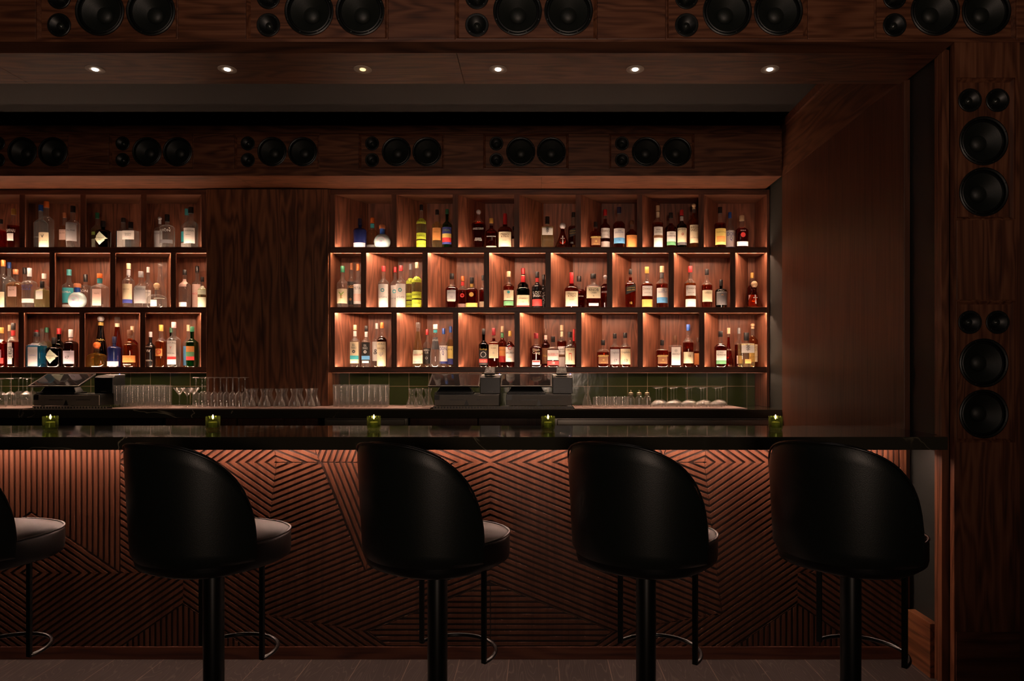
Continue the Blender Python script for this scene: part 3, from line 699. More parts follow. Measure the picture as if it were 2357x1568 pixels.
# shoulder start, neck start, neck radius ratio, cap start, cap radius ratio, depth ratio, squareness, base ratio
SHAPE = {'std': (.58, .71, .33, .84, .37, 1, 2, .97), 'tall': (.60, .72, .31, .86, .35, 1, 2, .97), 'mk': (.50, .64, .30, .68, .27, .8, 2.6, .93), 'sq': (.60, .72, .30, .86, .34, .7, 5, 1), 'squat': (.34, .56, .22, .72, .30, .8, 3, 1),
         'apoth': (.60, .70, .26, .78, .30, 1, 2, .97), 'taper': (.30, .80, .36, .88, .42, 1, 2, .96), 'cone': (.10, .70, .24, .84, .34, 1, 2, 1), 'angel': (.62, .80, .22, .87, .30, .7, 2.6, .74), 'low': (.56, .68, .27, .80, .33, .75, 3, 1), 'sqlow': (.66, .70, .26, .76, .34, .75, 6, 1),
         'hip': (.55, .70, .32, .83, .36, .72, 2.4, .95)}
def surf_mat(kind):
    if kind in PAINT: return plain('painted bottle ' + kind, PAINT[kind], .16, spec=.7)
    return glass('bottle glass ' + kind, BCOL[kind], edge=.85 if kind in ('clear', 'frost', 'pale', 'straw', 'peach') else .5, rim_scatter={'clear': .24, 'frost': .9, 'straw': .35, 'peach': .35, 'pale': .3, 'gold': .25, 'blue': .5, 'amber': .15, 'red': .15, 'green': .15}.get(kind, .06))
def text_mesh(s, mat_name):
    cu = bpy.data.curves.new('t', 'FONT'); cu.body = s; cu.align_x = 'CENTER'; cu.align_y = 'CENTER'; cu.size = 1.; cu.resolution_u = 2; cu.space_line = .85
    o = bpy.data.objects.new('t', cu); COL.objects.link(o)
    dg = bpy.context.evaluated_depsgraph_get(); me = bpy.data.meshes.new_from_object(o.evaluated_get(dg)); 
    COL.objects.unlink(o); bpy.data.objects.remove(o); return me
def cell_name(side, row, px):
    rn = {1: 'top-row', 2: 'middle-row', 3: 'bottom-row'}[row]; d = DIV[(side, row)]
    if side == 'R':
        k = sum(1 for p in d if p < px and p != 764.5); return '%s %s cell right of pillar' % (ordn[k] if k < len(d) - (row != 2) else 'last', rn)
    k = sum(1 for p in d if p > px and p < 455); return '%s %s cell left of pillar' % (ordn[k], rn)
def fit_x(side, row, x, Y, R):
    """keep a bottle clear of the slanted dividers"""
    k = .183 / (YK - YF) * (1 if side == 'R' else -1); c = .0205 + R * math.sqrt(1 + k * k) + .001
    dv = sorted(PX(p, YF) + k * (Y - YF) for p in DIV[(side, row)])
    lo = max([d for d in dv if d < x] + [-99]); hi = min([d for d in dv if d >= x] + [99])
    a, b_ = lo + c, hi - c
    if side == 'R': a = max(a, xr0 + R + .001); b_ = min(b_, xr1 - R - .001)
    else: b_ = min(b_, pl - .001 - R - .002)
    return x if a > b_ else min(max(x, a), b_)
NB = [0]
def bottle(side, row, xc, w, top, dep, shp, fill, cap, desc, labels=(), texts=(), name='liquor_bottle', neckc=None, ball=False, dia=False):
    """labels: (z0, z1, half width, colour) fractions of the height; texts: (string, z, letter height fraction, colour[, tilt])"""
    NB[0] += 1
    Y = {'f': 5.336, 'b': 5.455, 'm': 5.414, 'k': 5.492}[dep]
    zb = ROWS[row][0] + .0005; x = PX(xc, Y); ht = PZ(top, Y) - zb; R = w * Y / F / 2
    hb, hs, rn, hc, rc, flat, n, rb = SHAPE[shp]
    if R * flat > .046: flat = .046 / R
    x = fit_x(side, row, x, Y, R * (1.14 if n >= 5 else 1) + .003)
    t = thing(name, desc + ', ' + cell_name(side, row, xc), 'bottle', (x, Y, zb), 0)
    def rad(f):
        if f <= .012: return R * rb * .93
        if f <= hb: return R * (rb + (1 - rb) * min(1, f / hb))
        if f <= hs:
            u = (f - hb) / (hs - hb); c = .5 + .5 * math.cos(PI * u) if shp not in ('cone', 'taper') else (1 - u) ** 1.25
            if shp in ('apoth', 'sqlow', 'low', 'mk', 'squat'): c = math.sqrt(max(0, 1 - u ** 2)) * .999
            return R * (rn + (1 - rn) * c)
        return R * rn
    levels = [0, .012] + [hb * k / 4 for k in (1, 2, 3)] + [hb + (hs - hb) * k / 7 for k in range(8)] + [(hs + hc) / 2, hc - .004]
    prof = [(rad(f), f * ht) for f in levels]
    lipr = R * rn * 1.1
    prof += [(lipr, (hc - .003) * ht), (lipr, (hc + .012) * ht)]
    lvl = .55 + .22 * random.random()
    two = fill not in PAINT and fill not in ('clear', 'frost', 'black', 'green', 'dgreen')
    mats = [surf_mat(fill)] + ([surf_mat('clear')] if two else [])
    if two and shp in ('taper', 'cone', 'mk', 'apoth'): lvl = .8
    # punt: thick clear base
    MB().lathe(prof, 28, n, flat, mfun=(lambda z: 1 if z > lvl * ht or z < .02 * ht else 0) if two else None).obj('body', mats, t, 50)
    # stopper / capsule
    cm = plain('cap ' + cap, CAPC[cap], .38, spec=.5) if cap != 'clearcap' else surf_mat('clear')
    cr = R * rc
    if ball:
        rbll = max(cr, .013) * 1.15; c0 = ht - rbll
        pr = [(R * rn * 1.02, (hc + .013) * ht), (R * rn * 1.02, c0 - rbll * .9)] + [(rbll * math.cos(a), c0 + rbll * math.sin(a)) for a in [-1.2 + 2.75 * k / 9 for k in range(10)]]
    else: pr = [(cr, (hc + .013) * ht), (cr, ht - .002), (cr - .0015, ht)]
    MB().lathe(pr, 20).obj('cap', cm, t, 45)
    if neckc:
        MB().lathe([(rad(f) + .0006, f * ht) for f in (hs + .01, (hs + hc) / 2, hc - .006)], 20, n if n < 3 else 2, flat if n < 3 else 1, cap0=False, cap1=False).obj('neck_label', plain('label ' + neckc, LABC[neckc], .5), t, 50)
    def sp(px_, z, off):
        r = rad(z / ht) + off; u = max(-.985, min(.985, px_ / r)); return (u * r, -flat * r * (1 - abs(u) ** n) ** (1 / n) - off * .5, z)
    first = None
    for li, l in enumerate(labels):
        z0, z1, hw, c = l[:4]; slant = l[4] if len(l) > 4 else 0
        nx, nz = 12, 6; vs = []
        for j in range(nz + 1):
            zz = (z0 + (z1 - z0) * j / nz)
            hh = hw if not dia or li else hw * max(.02, 1 - abs(2 * j / nz - 1))
            for i in range(nx + 1):
                u = 2 * i / nx - 1; vs.append(sp(u * hh * R, (zz + slant * u) * ht, .0005 + .0003 * li))
        fs = [(j * (nx + 1) + i, j * (nx + 1) + i + 1, (j + 1) * (nx + 1) + i + 1, (j + 1) * (nx + 1) + i) for j in range(nz) for i in range(nx)]
        lo = MB().add(vs, fs).obj('label' if not li else 'label_band', plain('label ' + c, LABC[c], .5), t, 60, recalc=False)
        first = first or lo
    for tx in texts:
        s, z, hgt_, c = tx[:4]; tilt = tx[4] if len(tx) > 4 else 0
        me = text_mesh(s, c); xs = [v.co.x for v in me.vertices]
        if not xs: continue
        wid = max(xs) - min(xs); mxw = tx[5] if len(tx) > 5 else 1.55
        sc_ = hgt_ * ht / .7
        sx = min(sc_, mxw * R / max(wid, .01)); 
        for v in me.vertices:
            px_, pz_ = v.co.x * sx, v.co.y * sc_
            if tilt == 90: px_, pz_ = -v.co.y * sc_, v.co.x * sc_
            elif tilt == -90: px_, pz_ = v.co.y * sc_, -v.co.x * sc_
            elif tilt: pz_ += px_ * tilt
            v.co = sp(px_, z * ht + pz_, .0016)
        me.materials.clear(); me.materials.append(plain('ink ' + c, LABC[c], .5))
        lt = bpy.data.objects.new('lettering', me); COL.objects.link(lt); lt.parent = first if first else t
    return t
def ball_bottle(side, row, xc, w, top, desc, capc, txt):
    Y = 5.336; zb = ROWS[row][0] + .0005; x = PX(xc, Y); ht = PZ(top, Y) - zb; R = w * Y / F / 2; x = fit_x(side, row, x, Y, R)
    t = thing('tequila_bottle', desc + ', ' + cell_name(side, row, xc), 'bottle', (x, Y, zb)); NB[0] += 1
    fl = .044 / R
    pr = [(R * .55, 0)] + [(R * math.cos(a), R * .93 + R * math.sin(a)) for a in [-1.1 + 2.35 * k / 12 for k in range(13)]]; zt_ = pr[-1][1]
    MB().lathe(pr, 32, 2, fl).obj('body', plain('frosted pale blue glass', (.50, .66, .68), .22, spec=.6), t, 50)
    MB().lathe([(R * .30, zt_ - .004), (R * .29, ht * .84)], 20).obj('neck_label', plain('cap blue', CAPC['blue'], .38), t, 50)
    MB().lathe([(R * .36, ht * .84), (R * .38, ht * .96), (R * .30, ht)], 20).obj('cap', plain('cap copper', CAPC[capc], .38), t, 50)
    vs = [(0, -fl * R - .001, R * .93)]; 
    for k in range(24):
        a = 2 * PI * k / 24; u, v = .55 * R * math.cos(a), .55 * R * math.sin(a); vs.append((u, -fl * math.sqrt(R * R - u * u - v * v) - .0012, R * .93 + v))
    lb = MB().add(vs, [(0, 1 + k, 1 + (k + 1) % 24) for k in range(24)]).obj('label', plain('label lilac', LABC['lilac'], .5), t, recalc=False)
    me = text_mesh(txt, 'navy')
    for v in me.vertices:
        u, q = v.co.x * .0105, v.co.y * .0105; v.co = (u, -fl * math.sqrt(max(1e-6, R * R - u * u - q * q)) - .003, R * .93 + q)
    me.materials.clear(); me.materials.append(plain('ink navy', LABC['navy'], .5)); lt = bpy.data.objects.new('lettering', me); COL.objects.link(lt); lt.parent = lb
    return t
L_, R_ = 'L', 'R'; WB, GB, VB, TB, RB, LB = 'whisky_bottle', 'gin_bottle', 'vodka_bottle', 'tequila_bottle', 'rum_bottle', 'liqueur_bottle'
MAK = dict(labels=[(.06, .47, .86, 'cream')], texts=[("Maker's\n& Mark", .37, .052, 'brown'), ('WHISKY', .235, .025, 'brown')], name=WB)
def mal(z=0): return dict(labels=[(.56, .69, .95, 'neon'), (.22, .36, .95, 'neon'), (.03, .19, .95, 'neon')], texts=[('MAL BIEN', .625, .055, 'black', -.25), ('RAMOS', .29, .035, 'black'), ('ESPADIN', .11, .035, 'black')], name='mezcal_bottle')
GLEN = dict(labels=[(.17, .48, .92, 'white'), (.13, .26, .92, 'blue')], texts=[('THE\nGLENLIVET', .40, .030, 'navy'), ('12', .20, .03, 'navy')], name=WB)
DEW = lambda lo: dict(labels=[(.30, .54, .85, 'white'), (.04, .22, .9, lo)], texts=[("Dewar's", .47, .05, 'brown'), ('WHITE LABEL', .37, .018, 'brown')], name=WB)
ABER = dict(labels=[(.14, .46, .78, 'brown')], texts=[('ABERFELDY', .42, .055, 'yellow', 0, 1.9), ('12', .28, .05, 'yellow'), ('HIGHLAND', .18, .025, 'gold')], name=WB)
TOKI = dict(labels=[(.42, .68, .84, 'white')], texts=[('季', .55, .15, 'black', 0, .5), ('SUNTORY', .64, .022, 'black', 0, .7)], name=WB)
HIGH = dict(labels=[(.13, .52, .85, 'cream')], texts=[('HIGH\nWEST', .43, .055, 'brown'), ('DOUBLE RYE', .24, .022, 'brown')], name=WB)
OLDF = dict(labels=[(.20, .47, .82, 'white'), (.10, .20, .82, 'green')], texts=[('OLD', .41, .035, 'black'), ('FORESTER', .345, .038, 'black')], name=WB)
ELYX = dict(labels=[(.30, .56, .62, 'pink')], texts=[('ABSOLUT', .53, .022, 'brown'), ('ELYX', .47, .04, 'brown')], name=VB)
AVI = dict(texts=[('AVIÓN', .52, .07, 'white')], name=TB)
HEN = dict(labels=[(.14, .60, .86, 'pale')], texts=[("HENDRICK'S", .38, .035, 'black', 0, 1.3), ('GIN', .31, .03, 'black')], dia=True, name=GB)
JW = dict(labels=[(.40, .58, .97, 'black', .05)], texts=[('JOHNNIE WALKER', .52, .022, 'gold', .1), ('BLACK LABEL', .465, .03, 'gold', .1), ('12', .14, .05, 'gold')], name=WB)
BH = dict(labels=[(.02, .50, .80, 'white'), (.25, .31, .86, 'brown')], texts=[('BASIL', .43, .03, 'black'), ('HAYDEN', .375, .03, 'black')], neckc='cream', name=WB)
bt = bottle
# --- top row, left of the pillar
bt(L_, 1, 2, 22, 505, 'f', 'std', 'red', 'black', 'bright red liqueur bottle cut by the frame', name=LB)
bt(L_, 1, 31.5, 26, 481, 'f', 'std', 'dark', 'gold', 'dark red aperitif bottle with gold cap', [(.20, .38, .56, 'white')], [('CAMPARI', .44, .075, 'white')], name=LB)
bt(L_, 1, 94, 28, 472, 'b', 'tall', 'frost', 'blue', 'frosted vodka bottle with blue cap', (), [('GREY GOOSE', .3, .02, 'white')], name=VB)
bt(L_, 1, 107, 31, 464, 'f', 'tall', 'clear', 'orange', 'tall clear vodka bottle with orange cap', [(.02, .34, .74, 'cream')], [('v', .27, .10, 'black'), ('GREY GOOSE', .17, .02, 'brown')], name=VB)
bt(L_, 1, 149, 24, 490, 'b', 'sq', 'peach', 'copper', 'square clear bottle with copper cap, half hidden', **ELYX)
bt(L_, 1, 170, 28, 474.5, 'f', 'std', 'clear', 'black', 'clear vodka bottle with black cap and grey label', [(.18, .60, .90, 'grey')], [('KETEL ONE', .42, .035, 'black')], name=VB)
bt(L_, 1, 224, 23, 490, 'b', 'std', 'straw', 'green', 'clear green-capped gin bottle behind the black one', [(.05, .32, .8, 'pale'), (.42, .50, .8, 'leaf')], name=GB)
bt(L_, 1, 237.5, 34, 509, 'f', 'apoth', 'black', 'black', 'black apothecary gin bottle with white diamond label', **HEN)
bt(L_, 1, 284, 27, 502, 'b', 'sq', 'blue', 'black', 'blue gin bottle half hidden by a clear one', [(.05, .6, .7, 'white')], name=GB)
bt(L_, 1, 301, 30, 511.5, 'f', 'sqlow', 'clear', 'black', 'squat square clear bottle with white label', [(.34, .66, .9, 'white')], [('Suntory\nROKU', .52, .05, 'black')], name=GB)
bt(L_, 1, 368, 24, 499, 'b', 'apoth', 'clear', 'silver', 'clear tequila bottle with silver ball stopper, behind', [(.10, .58, .8, 'grey')], [('TESORO', .5, .04, 'dgrey')], name=TB, ball=True)
bt(L_, 1, 385, 33, 494, 'f', 'apoth', 'clear', 'black', 'clear round tequila bottle with black stopper and white lettering', [(.16, .26, .92, 'dgrey')], **AVI)
bt(L_, 1, 430, 24, 481, 'b', 'std', 'clear', 'teal', 'clear bottle with teal label, half hidden', [(.22, .46, .95, 'teal'), (.03, .2, .95, 'white')], name=TB)
bt(L_, 1, 439.5, 31, 477, 'f', 'std', 'clear', 'black', 'clear tequila bottle with white neck strip and label', [(.13, .49, .82, 'white')], [('TAHONA', .42, .04, 'dgrey'), ('BLANCO', .33, .02, 'dgrey')], name=TB)
# --- middle row, left
bt(L_, 2, 21, 24, 604, 'b', 'tall', 'frost', 'blue', 'frosted bottle with blue cap, behind the orange-capped one', name=VB)
bt(L_, 2, 5, 26, 599, 'f', 'tall', 'clear', 'orange', 'clear vodka bottle with orange cap, cut by the frame', [(.02, .34, .74, 'cream')], [('v', .27, .10, 'black')], name=VB)
bt(L_, 2, 36, 32, 620.6, 'f', 'sq', 'peach', 'copper', 'square peach-coloured bottle with copper cap', **ELYX)
bt(L_, 2, 57, 22, 616.5, 'k', 'std', 'clear', 'black', 'clear bottle with black cap behind the blue-lettered vodka', name=VB)
bt(L_, 2, 68, 31, 617.5, 'f', 'apoth', 'clear', 'silver', 'clear vodka bottle with silver cap and blue lettering', [(.14, .24, .9, 'white')], [('ABSOLUT\nVODKA', .51, .06, 'navy', 0, 1.75)], name=VB)
bt(L_, 2, 103, 26, 630, 'b', 'std', 'clear', 'white', 'clear bottle with white cap standing behind a squat one', name=VB)
bt(L_, 2, 100, 26, 647.7, 'f', 'sqlow', 'straw', 'black', 'small squat bottle with black cap and white label', [(.34, .80, .62, 'white')], name=TB)
bt(L_, 2, 159, 27, 620.6, 'b', 'std', 'clear', 'teal', 'clear tequila bottle with wide teal label', [(.17, .54, .96, 'teal'), (.02, .13, .96, 'white')], [('TROMBA', .43, .05, 'white')], name=TB)
bt(L_, 2, 197, 29, 632, 'b', 'apoth', 'clear', 'black', 'clear round bottle with black stopper, behind the ball-shaped one', **AVI)
ball_bottle(L_, 2, 178, 41, 653, 'ball-shaped pale blue tequila bottle with round label', 'copper', 'Don\nJulio')
bt(L_, 2, 231, 33, 630, 'f', 'sq', 'clear', 'orange', 'square clear bottle with orange cap and pinkish label', [(.08, .55, .62, 'pink')], [('MONTE', .42, .03, 'brown')], neckc='teal', name=TB)
bt(L_, 2, 341, 20, 615, 'b', 'tall', 'clear', 'white', 'slim clear bottle with white cap strip, behind', [(.15, .46, .9, 'white')], [('TAHONA', .4, .03, 'dgrey')], name=TB)
bt(L_, 2, 369, 25, 604.6, 'b', 'taper', 'clear', 'clearcap', 'tall clear bottle with ball stopper, behind the squat one', name=TB, ball=True)
bt(L_, 2, 296, 25, 606.5, 'f', 'tall', 'clear', 'cork', 'tall clear bottle with cream label and blue bottom band', [(.16, .54, .90, 'cream'), (.12, .2, .92, 'navy')], [('SANTO', .42, .03, 'brown')], name=TB, neckc='grey')
bt(L_, 2, 324.5, 30, 625, 'f', 'hip', 'clear', 'grey', 'clear bottle with grey stopper and grey label', [(.14, .60, .90, 'grey')], [('EL TESORO', .51, .045, 'dgrey', 0, 1.6)], name=TB)
bt(L_, 2, 361, 41, 651, 'f', 'squat', 'clear', 'cork', 'squat clear tequila bottle with round cork', [(.08, .33, .35, 'white')], name=TB, ball=True)
bt(L_, 2, 425, 25, 621.7, 'f', 'tall', 'clear', 'black', 'straight clear bottle with black stopper and small labels', [(.56, .76, .68, 'pink'), (.05, .16, .70, 'white')], name=GB)
bt(L_, 2, 454, 22, 613, 'b', 'std', 'clear', 'black', 'clear bottle with pink label, behind the green-labelled one', [(.03, .58, .9, 'pink')], [('PISCO', .36, .04, 'red')], name=LB)
bt(L_, 2, 466, 20, 638, 'f', 'std', 'straw', 'black', 'bottle with pale green labels beside the pillar', [(.44, .72, .95, 'pale'), (.03, .36, .95, 'pale')], [('MEZCAL', .4, .05, 'black')], name='mezcal_bottle')
# --- bottom row, left
bt(L_, 3, 3, 26, 754, 'f', 'std', 'red', 'gold', 'red bottle with gold cap, cut by the frame', [(.10, .24, .8, 'red'), (.62, .7, .5, 'white')], name=LB)
bt(L_, 3, 22, 18, 748, 'b', 'std', 'dark', 'cork', 'dark bottle with pale cap, behind the narrow-labelled one', name=LB)
bt(L_, 3, 31, 24, 744, 'f', 'std', 'dark', 'black', 'dark red bottle with upright white label', [(.08, .56, .42, 'white')], [('SOREL', .32, .075, 'dgrey', -90)], name=LB, neckc='red')
bt(L_, 3, 84, 20, 760, 'k', 'std', 'clear', 'red', 'clear bottle with red cap behind the blue gin', name=GB)
bt(L_, 3, 97, 20, 757, 'm', 'std', 'clear', 'clearcap', 'clear bottle with bent glass stopper', name=GB)
bt(L_, 3, 107.5, 22, 754, 'k', 'tall', 'straw', 'green', 'clear bottle with green cap and pale label', [(.10, .36, .8, 'pale'), (.44, .52, .8, 'leaf')], name=GB)
bt(L_, 3, 75, 36, 764.5, 'f', 'sq', 'blue', 'black', 'square bright blue gin bottle', [(.04, .68, .62, 'grey')], [('BOMBAY', .62, .035, 'navy'), ('SAPPHIRE', .34, .03, 'navy')], name=GB)
bt(L_, 3, 136, 24, 756, 'k', 'std', 'dgreen', 'red', 'green bottle with red cap behind the black one', name=LB)
bt(L_, 3, 124.5, 34, 777, 'f', 'apoth', 'black', 'black', 'black apothecary gin bottle with pale diamond label', **HEN)
bt(L_, 3, 163, 31, 758.6, 'f', 'apoth', 'brown', 'white', 'brown gin bottle with white cap and lilac label', [(.10, .44, .82, 'lilac')], [('MONKEY', .40, .025, 'dgrey'), ('47', .26, .08, 'dgrey')], name=GB, neckc='pink')
bt(L_, 3, 232, 29, 727, 'b', 'taper', 'black', 'silver', 'tall tapered black bottle with silver ball top', (), [('PATRÓN', .53, .035, 'gold'), ('EL ALTO', .475, .02, 'gold')], name=TB, ball=True, neckc='gold')
bt(L_, 3, 270, 26, 730, 'b', 'taper', 'whisky', 'clearcap', 'tall tapered red-amber bottle with glass stopper', name='cognac_bottle', neckc='cream')
bt(L_, 3, 223, 44, 787, 'f', 'squat', 'gold', 'orange', 'squat golden tequila bottle with round orange cork', name=TB, ball=True)
bt(L_, 3, 263, 29, 775, 'f', 'apoth', 'navy', 'navy', 'blue-black tequila bottle', [(.05, .2, .9, 'lilac')], name=TB)
bt(L_, 3, 306, 22, 751, 'b', 'std', 'red', 'cork', 'red-labelled bottle with pale cork, behind the amber one', name=WB)
bt(L_, 3, 299, 31, 760, 'f', 'std', 'amber', 'brown', 'amber bourbon bottle with orange label', [(.14, .32, .95, 'orange')], [('HORSE', .24, .05, 'yellow'), ('BOURBON', .08, .03, 'white')], name=WB)
bt(L_, 3, 342, 20, 764, 'f', 'std', 'ink', 'silver', 'slim black bottle with white lettering', (), [('MONTELOBOS', .58, .03, 'white'), ('W', .46, .08, 'white'), ('MEZCAL', .2, .04, 'white')], name='mezcal_bottle')
bt(L_, 3, 371, 25, 748, 'f', 'std', 'amber', 'gold', 'amber bottle with gold cap and round painted label', [(.27, .44, .62, 'orange')], [('O', .36, .12, 'red')], name=TB)
bt(L_, 3, 394, 21, 753.6, 'k', 'tall', 'dgreen', 'green', 'dark green bottle behind a white-labelled clear one', name='mezcal_bottle')
bt(L_, 3, 400, 29, 741.6, 'f', 'tall', 'clear', 'pink', 'clear bottle with tall white label and red band', [(.07, .59, .70, 'white'), (.18, .24, .70, 'red')], [('LOYAL', .54, .045, 'dgrey'), ('Y', .43, .06, 'red'), ('MEZCAL', .31, .03, 'dgrey')], name='mezcal_bottle')
bt(L_, 3, 434, 22, 748, 'b', 'std', 'clear', 'cork', 'clear bottle with blue patterned label, behind the green one', [(.05, .5, .9, 'blue')], name=TB)
bt(L_, 3, 446, 26, 752, 'f', 'tall', 'green', 'green', 'green mezcal bottle with landscape label', [(.33, .52, .72, 'orange'), (.25, .38, .72, 'green'), (.18, .27, .72, 'red')], name='mezcal_bottle')
# --- top row, right of the pillar
bt(R_, 1, 828.6, 30, 503.6, 'f', 'apoth', 'navy', 'navy', 'blue-black square-shouldered tequila bottle', [(.04, .20, .9, 'lilac')], name=TB)
bt(R_, 1, 857, 27, 501.8, 'b', 'hip', 'peach', 'orange', 'textured clear bottle with orange stopper, behind', [(.0, .20, .9, 'white')], [('CASA', .1, .05, 'brown')], name=TB, neckc='teal')
ball_bottle(R_, 1, 880, 38, 518, 'ball-shaped pale blue tequila bottle with round label', 'orange', 'Don\nJulio')
bt(R_, 1, 970, 23, 471.6, 'f', 'tall', 'straw', 'black', 'slim pale bottle with neon green labels', **mal())
bt(R_, 1, 1006, 23, 483, 'f', 'tall', 'pale', 'black', 'slim bottle with orange label and black cap', [(.22, .53, .82, 'orange')], [('RAICILLA', .42, .025, 'brown')], name='mezcal_bottle')
bt(R_, 1, 1029, 22.5, 481.8, 'f', 'tall', 'green', 'green', 'bright green mezcal bottle with colourful label', [(.12, .54, .93, 'navy'), (.22, .38, .93, 'yellow'), (.17, .28, .93, 'red')], [('VIDA', .46, .05, 'leaf')], name='mezcal_bottle')
bt(R_, 1, 1101.5, 32, 482.7, 'f', 'angel', 'dark', 'silver', 'tapered dark bourbon bottle with ball stopper', (), [("ANGEL'S ENVY", .50, .05, 'white'), ('BOURBON\nFINISHED IN\nPORT CASKS', .24, .022, 'white')], name=WB, ball=True)
bt(R_, 1, 1131, 27, 503, 'f', 'hip', 'dark', 'gold', 'dark bourbon bottle with gold stopper and thin white lettering', [(.0, .10, .86, 'cream')], [('WOODFORD RESERVE', .40, .028, 'white')], name=WB)
bt(R_, 1, 1183, 18, 522, 'b', 'std', 'dark', 'black', 'dark bottle mostly hidden behind the divider', [(.12, .5, .9, 'cream')], name=WB)
bt(R_, 1, 1162.5, 33, 492, 'f', 'mk', 'whisky', 'red', 'bourbon bottle with red wax neck and cream label', **MAK)
bt(R_, 1, 1260, 29, 499, 'f', 'sqlow', 'pale', 'black', 'square pale whisky bottle with black cap and white label', **TOKI)
bt(R_, 1, 1295, 36, 513, 'f', 'cone', 'dark', 'silver', 'wide conical dark cognac bottle with silver ball stopper', (), [('†', .36, .26, 'grey')], name='cognac_bottle', ball=True)
bt(R_, 1, 1320, 24, 489, 'b', 'sq', 'dark', 'black', 'square dark whisky bottle with slanted label, cut by divider', **JW)
bt(R_, 1, 1371, 26, 511, 'f', 'low', 'whisky', 'black', 'squat amber whisky bottle with gold lettering', **ABER)
bt(R_, 1, 1393, 23.5, 482.7, 'm', 'std', 'whisky', 'red', 'whisky bottle with red cap and two white labels', **DEW('white'))
bt(R_, 1, 1425, 27, 477, 'f', 'std', 'dark', 'navy', 'whisky bottle with white and blue label', **GLEN)
bt(R_, 1, 1454, 26, 507.7, 'f', 'hip', 'whisky', 'brown', 'amber whisky bottle with orange-cream label', [(.03, .48, .95, 'orange')], [('MONKEY\nSHOULDER', .40, .04, 'brown')], name=WB)
bt(R_, 1, 1514, 25, 473.5, 'f', 'tall', 'whisky', 'cork', 'white-necked whiskey bottle with tall brown-belted white label', **BH)
bt(R_, 1, 1544, 25, 490, 'f', 'std', 'dark', 'black', 'dark bourbon bottle with white and green label', **OLDF)
bt(R_, 1, 1569, 23, 483.6, 'f', 'std', 'dgreen', 'red', 'dark green whiskey bottle with red cap and cream label', [(.16, .53, .92, 'cream'), (.10, .17, .92, 'dgrey')], [('JAMESON', .49, .045, 'black'), ('o', .38, .09, 'red')], name=WB, neckc='white')
bt(R_, 1, 1597, 24, 468.8, 'f', 'tall', 'amber', 'cork', 'tall amber whiskey bottle with pale ball cork', ball=True, **HIGH)
bt(R_, 1, 1680, 21, 489, 'b', 'std', 'clear', 'blue', 'clear rum bottle with blue cap, half hidden', [(.07, .53, .95, 'white'), (.04, .12, .95, 'navy')], [('DON\nQ', .38, .09, 'navy')], name=RB)
bt(R_, 1, 1657.5, 26, 477, 'f', 'std', 'dark', 'black', 'rum bottle with yellow and orange label', [(.10, .48, .93, 'yellow'), (.16, .30, .75, 'orange')], [('PLANTATION', .39, .032, 'brown')], name=RB)
bt(R_, 1, 1707.5, 30, 496.6, 'f', 'hip', 'dark', 'cork', 'dark rum bottle with red disc and white base label', [(.09, .22, .85, 'white')], [('•', .39, .42, 'red', 0, 1.), ('RON 8', .54, .035, 'white')], name=RB)
# --- middle row, right
bt(R_, 2, 809, 20, 605.7, 'k', 'std', 'clear', 'copper', 'clear bottle with black and orange label, behind', [(.12, .60, .95, 'black')], [('VAGO', .49, .06, 'orange'), ('*', .2, .1, 'orange')], name='mezcal_bottle')
bt(R_, 2, 788.6, 25.5, 613, 'f', 'std', 'clear', 'green', 'clear bottle with dark green cap and plant label', [(.12, .46, .92, 'cream')], [('Y', .30, .16, 'leaf'), ('X', .27, .07, 'red')], name='mezcal_bottle')
bt(R_, 2, 824, 20, 608, 'm', 'std', 'clear', 'orange', 'clear bottle with pastel label, cut by the divider', [(.12, .55, .95, 'white'), (.18, .34, .95, 'pink')], [('META', .46, .06, 'dgrey')], name='mezcal_bottle')
LUN = dict(labels=[(.03, .57, .92, 'white')], texts=[('•', .41, .26, 'teal', 0, .8), ('La Luna', .27, .045, 'dgrey')], name='mezcal_bottle')
bt(R_, 2, 883, 24, 612.8, 'f', 'tall', 'clear', 'red', 'red-capped clear bottle with moon label, standing apart', **LUN)
bt(R_, 2, 909, 21, 615, 'b', 'tall', 'clear', 'red', 'red-capped clear bottle behind its twin with moon label', **LUN)
bt(R_, 2, 923, 24, 611.6, 'f', 'tall', 'clear', 'red', 'red-capped clear moon-labelled bottle in front of its twin', **LUN)
bt(R_, 2, 945, 21, 607.6, 'b', 'tall', 'straw', 'grey', 'pale bottle with neon green labels, behind its twin', **mal())
bt(R_, 2, 959.5, 23, 604, 'f', 'tall', 'straw', 'cork', 'pale bottle with neon green labels and cork', **mal())
bt(R_, 2, 1065, 22, 636, 'b', 'std', 'dark', 'orange', 'dark rum bottle with orange cap and red seal, behind', [(.03, .18, .9, 'pink')], [('•', .40, .36, 'red', 0, 1.)], name=RB, neckc='red')
bt(R_, 2, 1040, 29, 629.8, 'f', 'hip', 'dark', 'black', 'dark rum bottle with grey label', [(.22, .52, .68, 'grey'), (.2, .26, .6, 'pink')], [('APPLETON', .44, .03, 'dgrey'), ('12', .33, .05, 'dgrey')], name=RB)
bt(R_, 2, 1086, 28, 639, 'f', 'low', 'dark', 'black', 'dark rum bottle with round gold label and gold band', [(.05, .18, .95, 'gold')], [('•', .42, .42, 'gold', 0, 1.1)], name=RB, neckc='gold')
bt(R_, 2, 1112, 18, 634, 'b', 'std', 'dark', 'black', 'dark bottle with cream label, cut by the divider', [(.06, .24, .9, 'cream')], name=RB)
bt(R_, 2, 1171, 25, 625, 'f', 'std', 'whisky', 'cork', 'amber whiskey bottle with green dot on cream label', [(.22, .49, .90, 'cream'), (.08, .20, .90, 'green')], [('•', .42, .22, 'teal', -.0, .6), ('SPOT', .29, .03, 'brown')], name=WB)
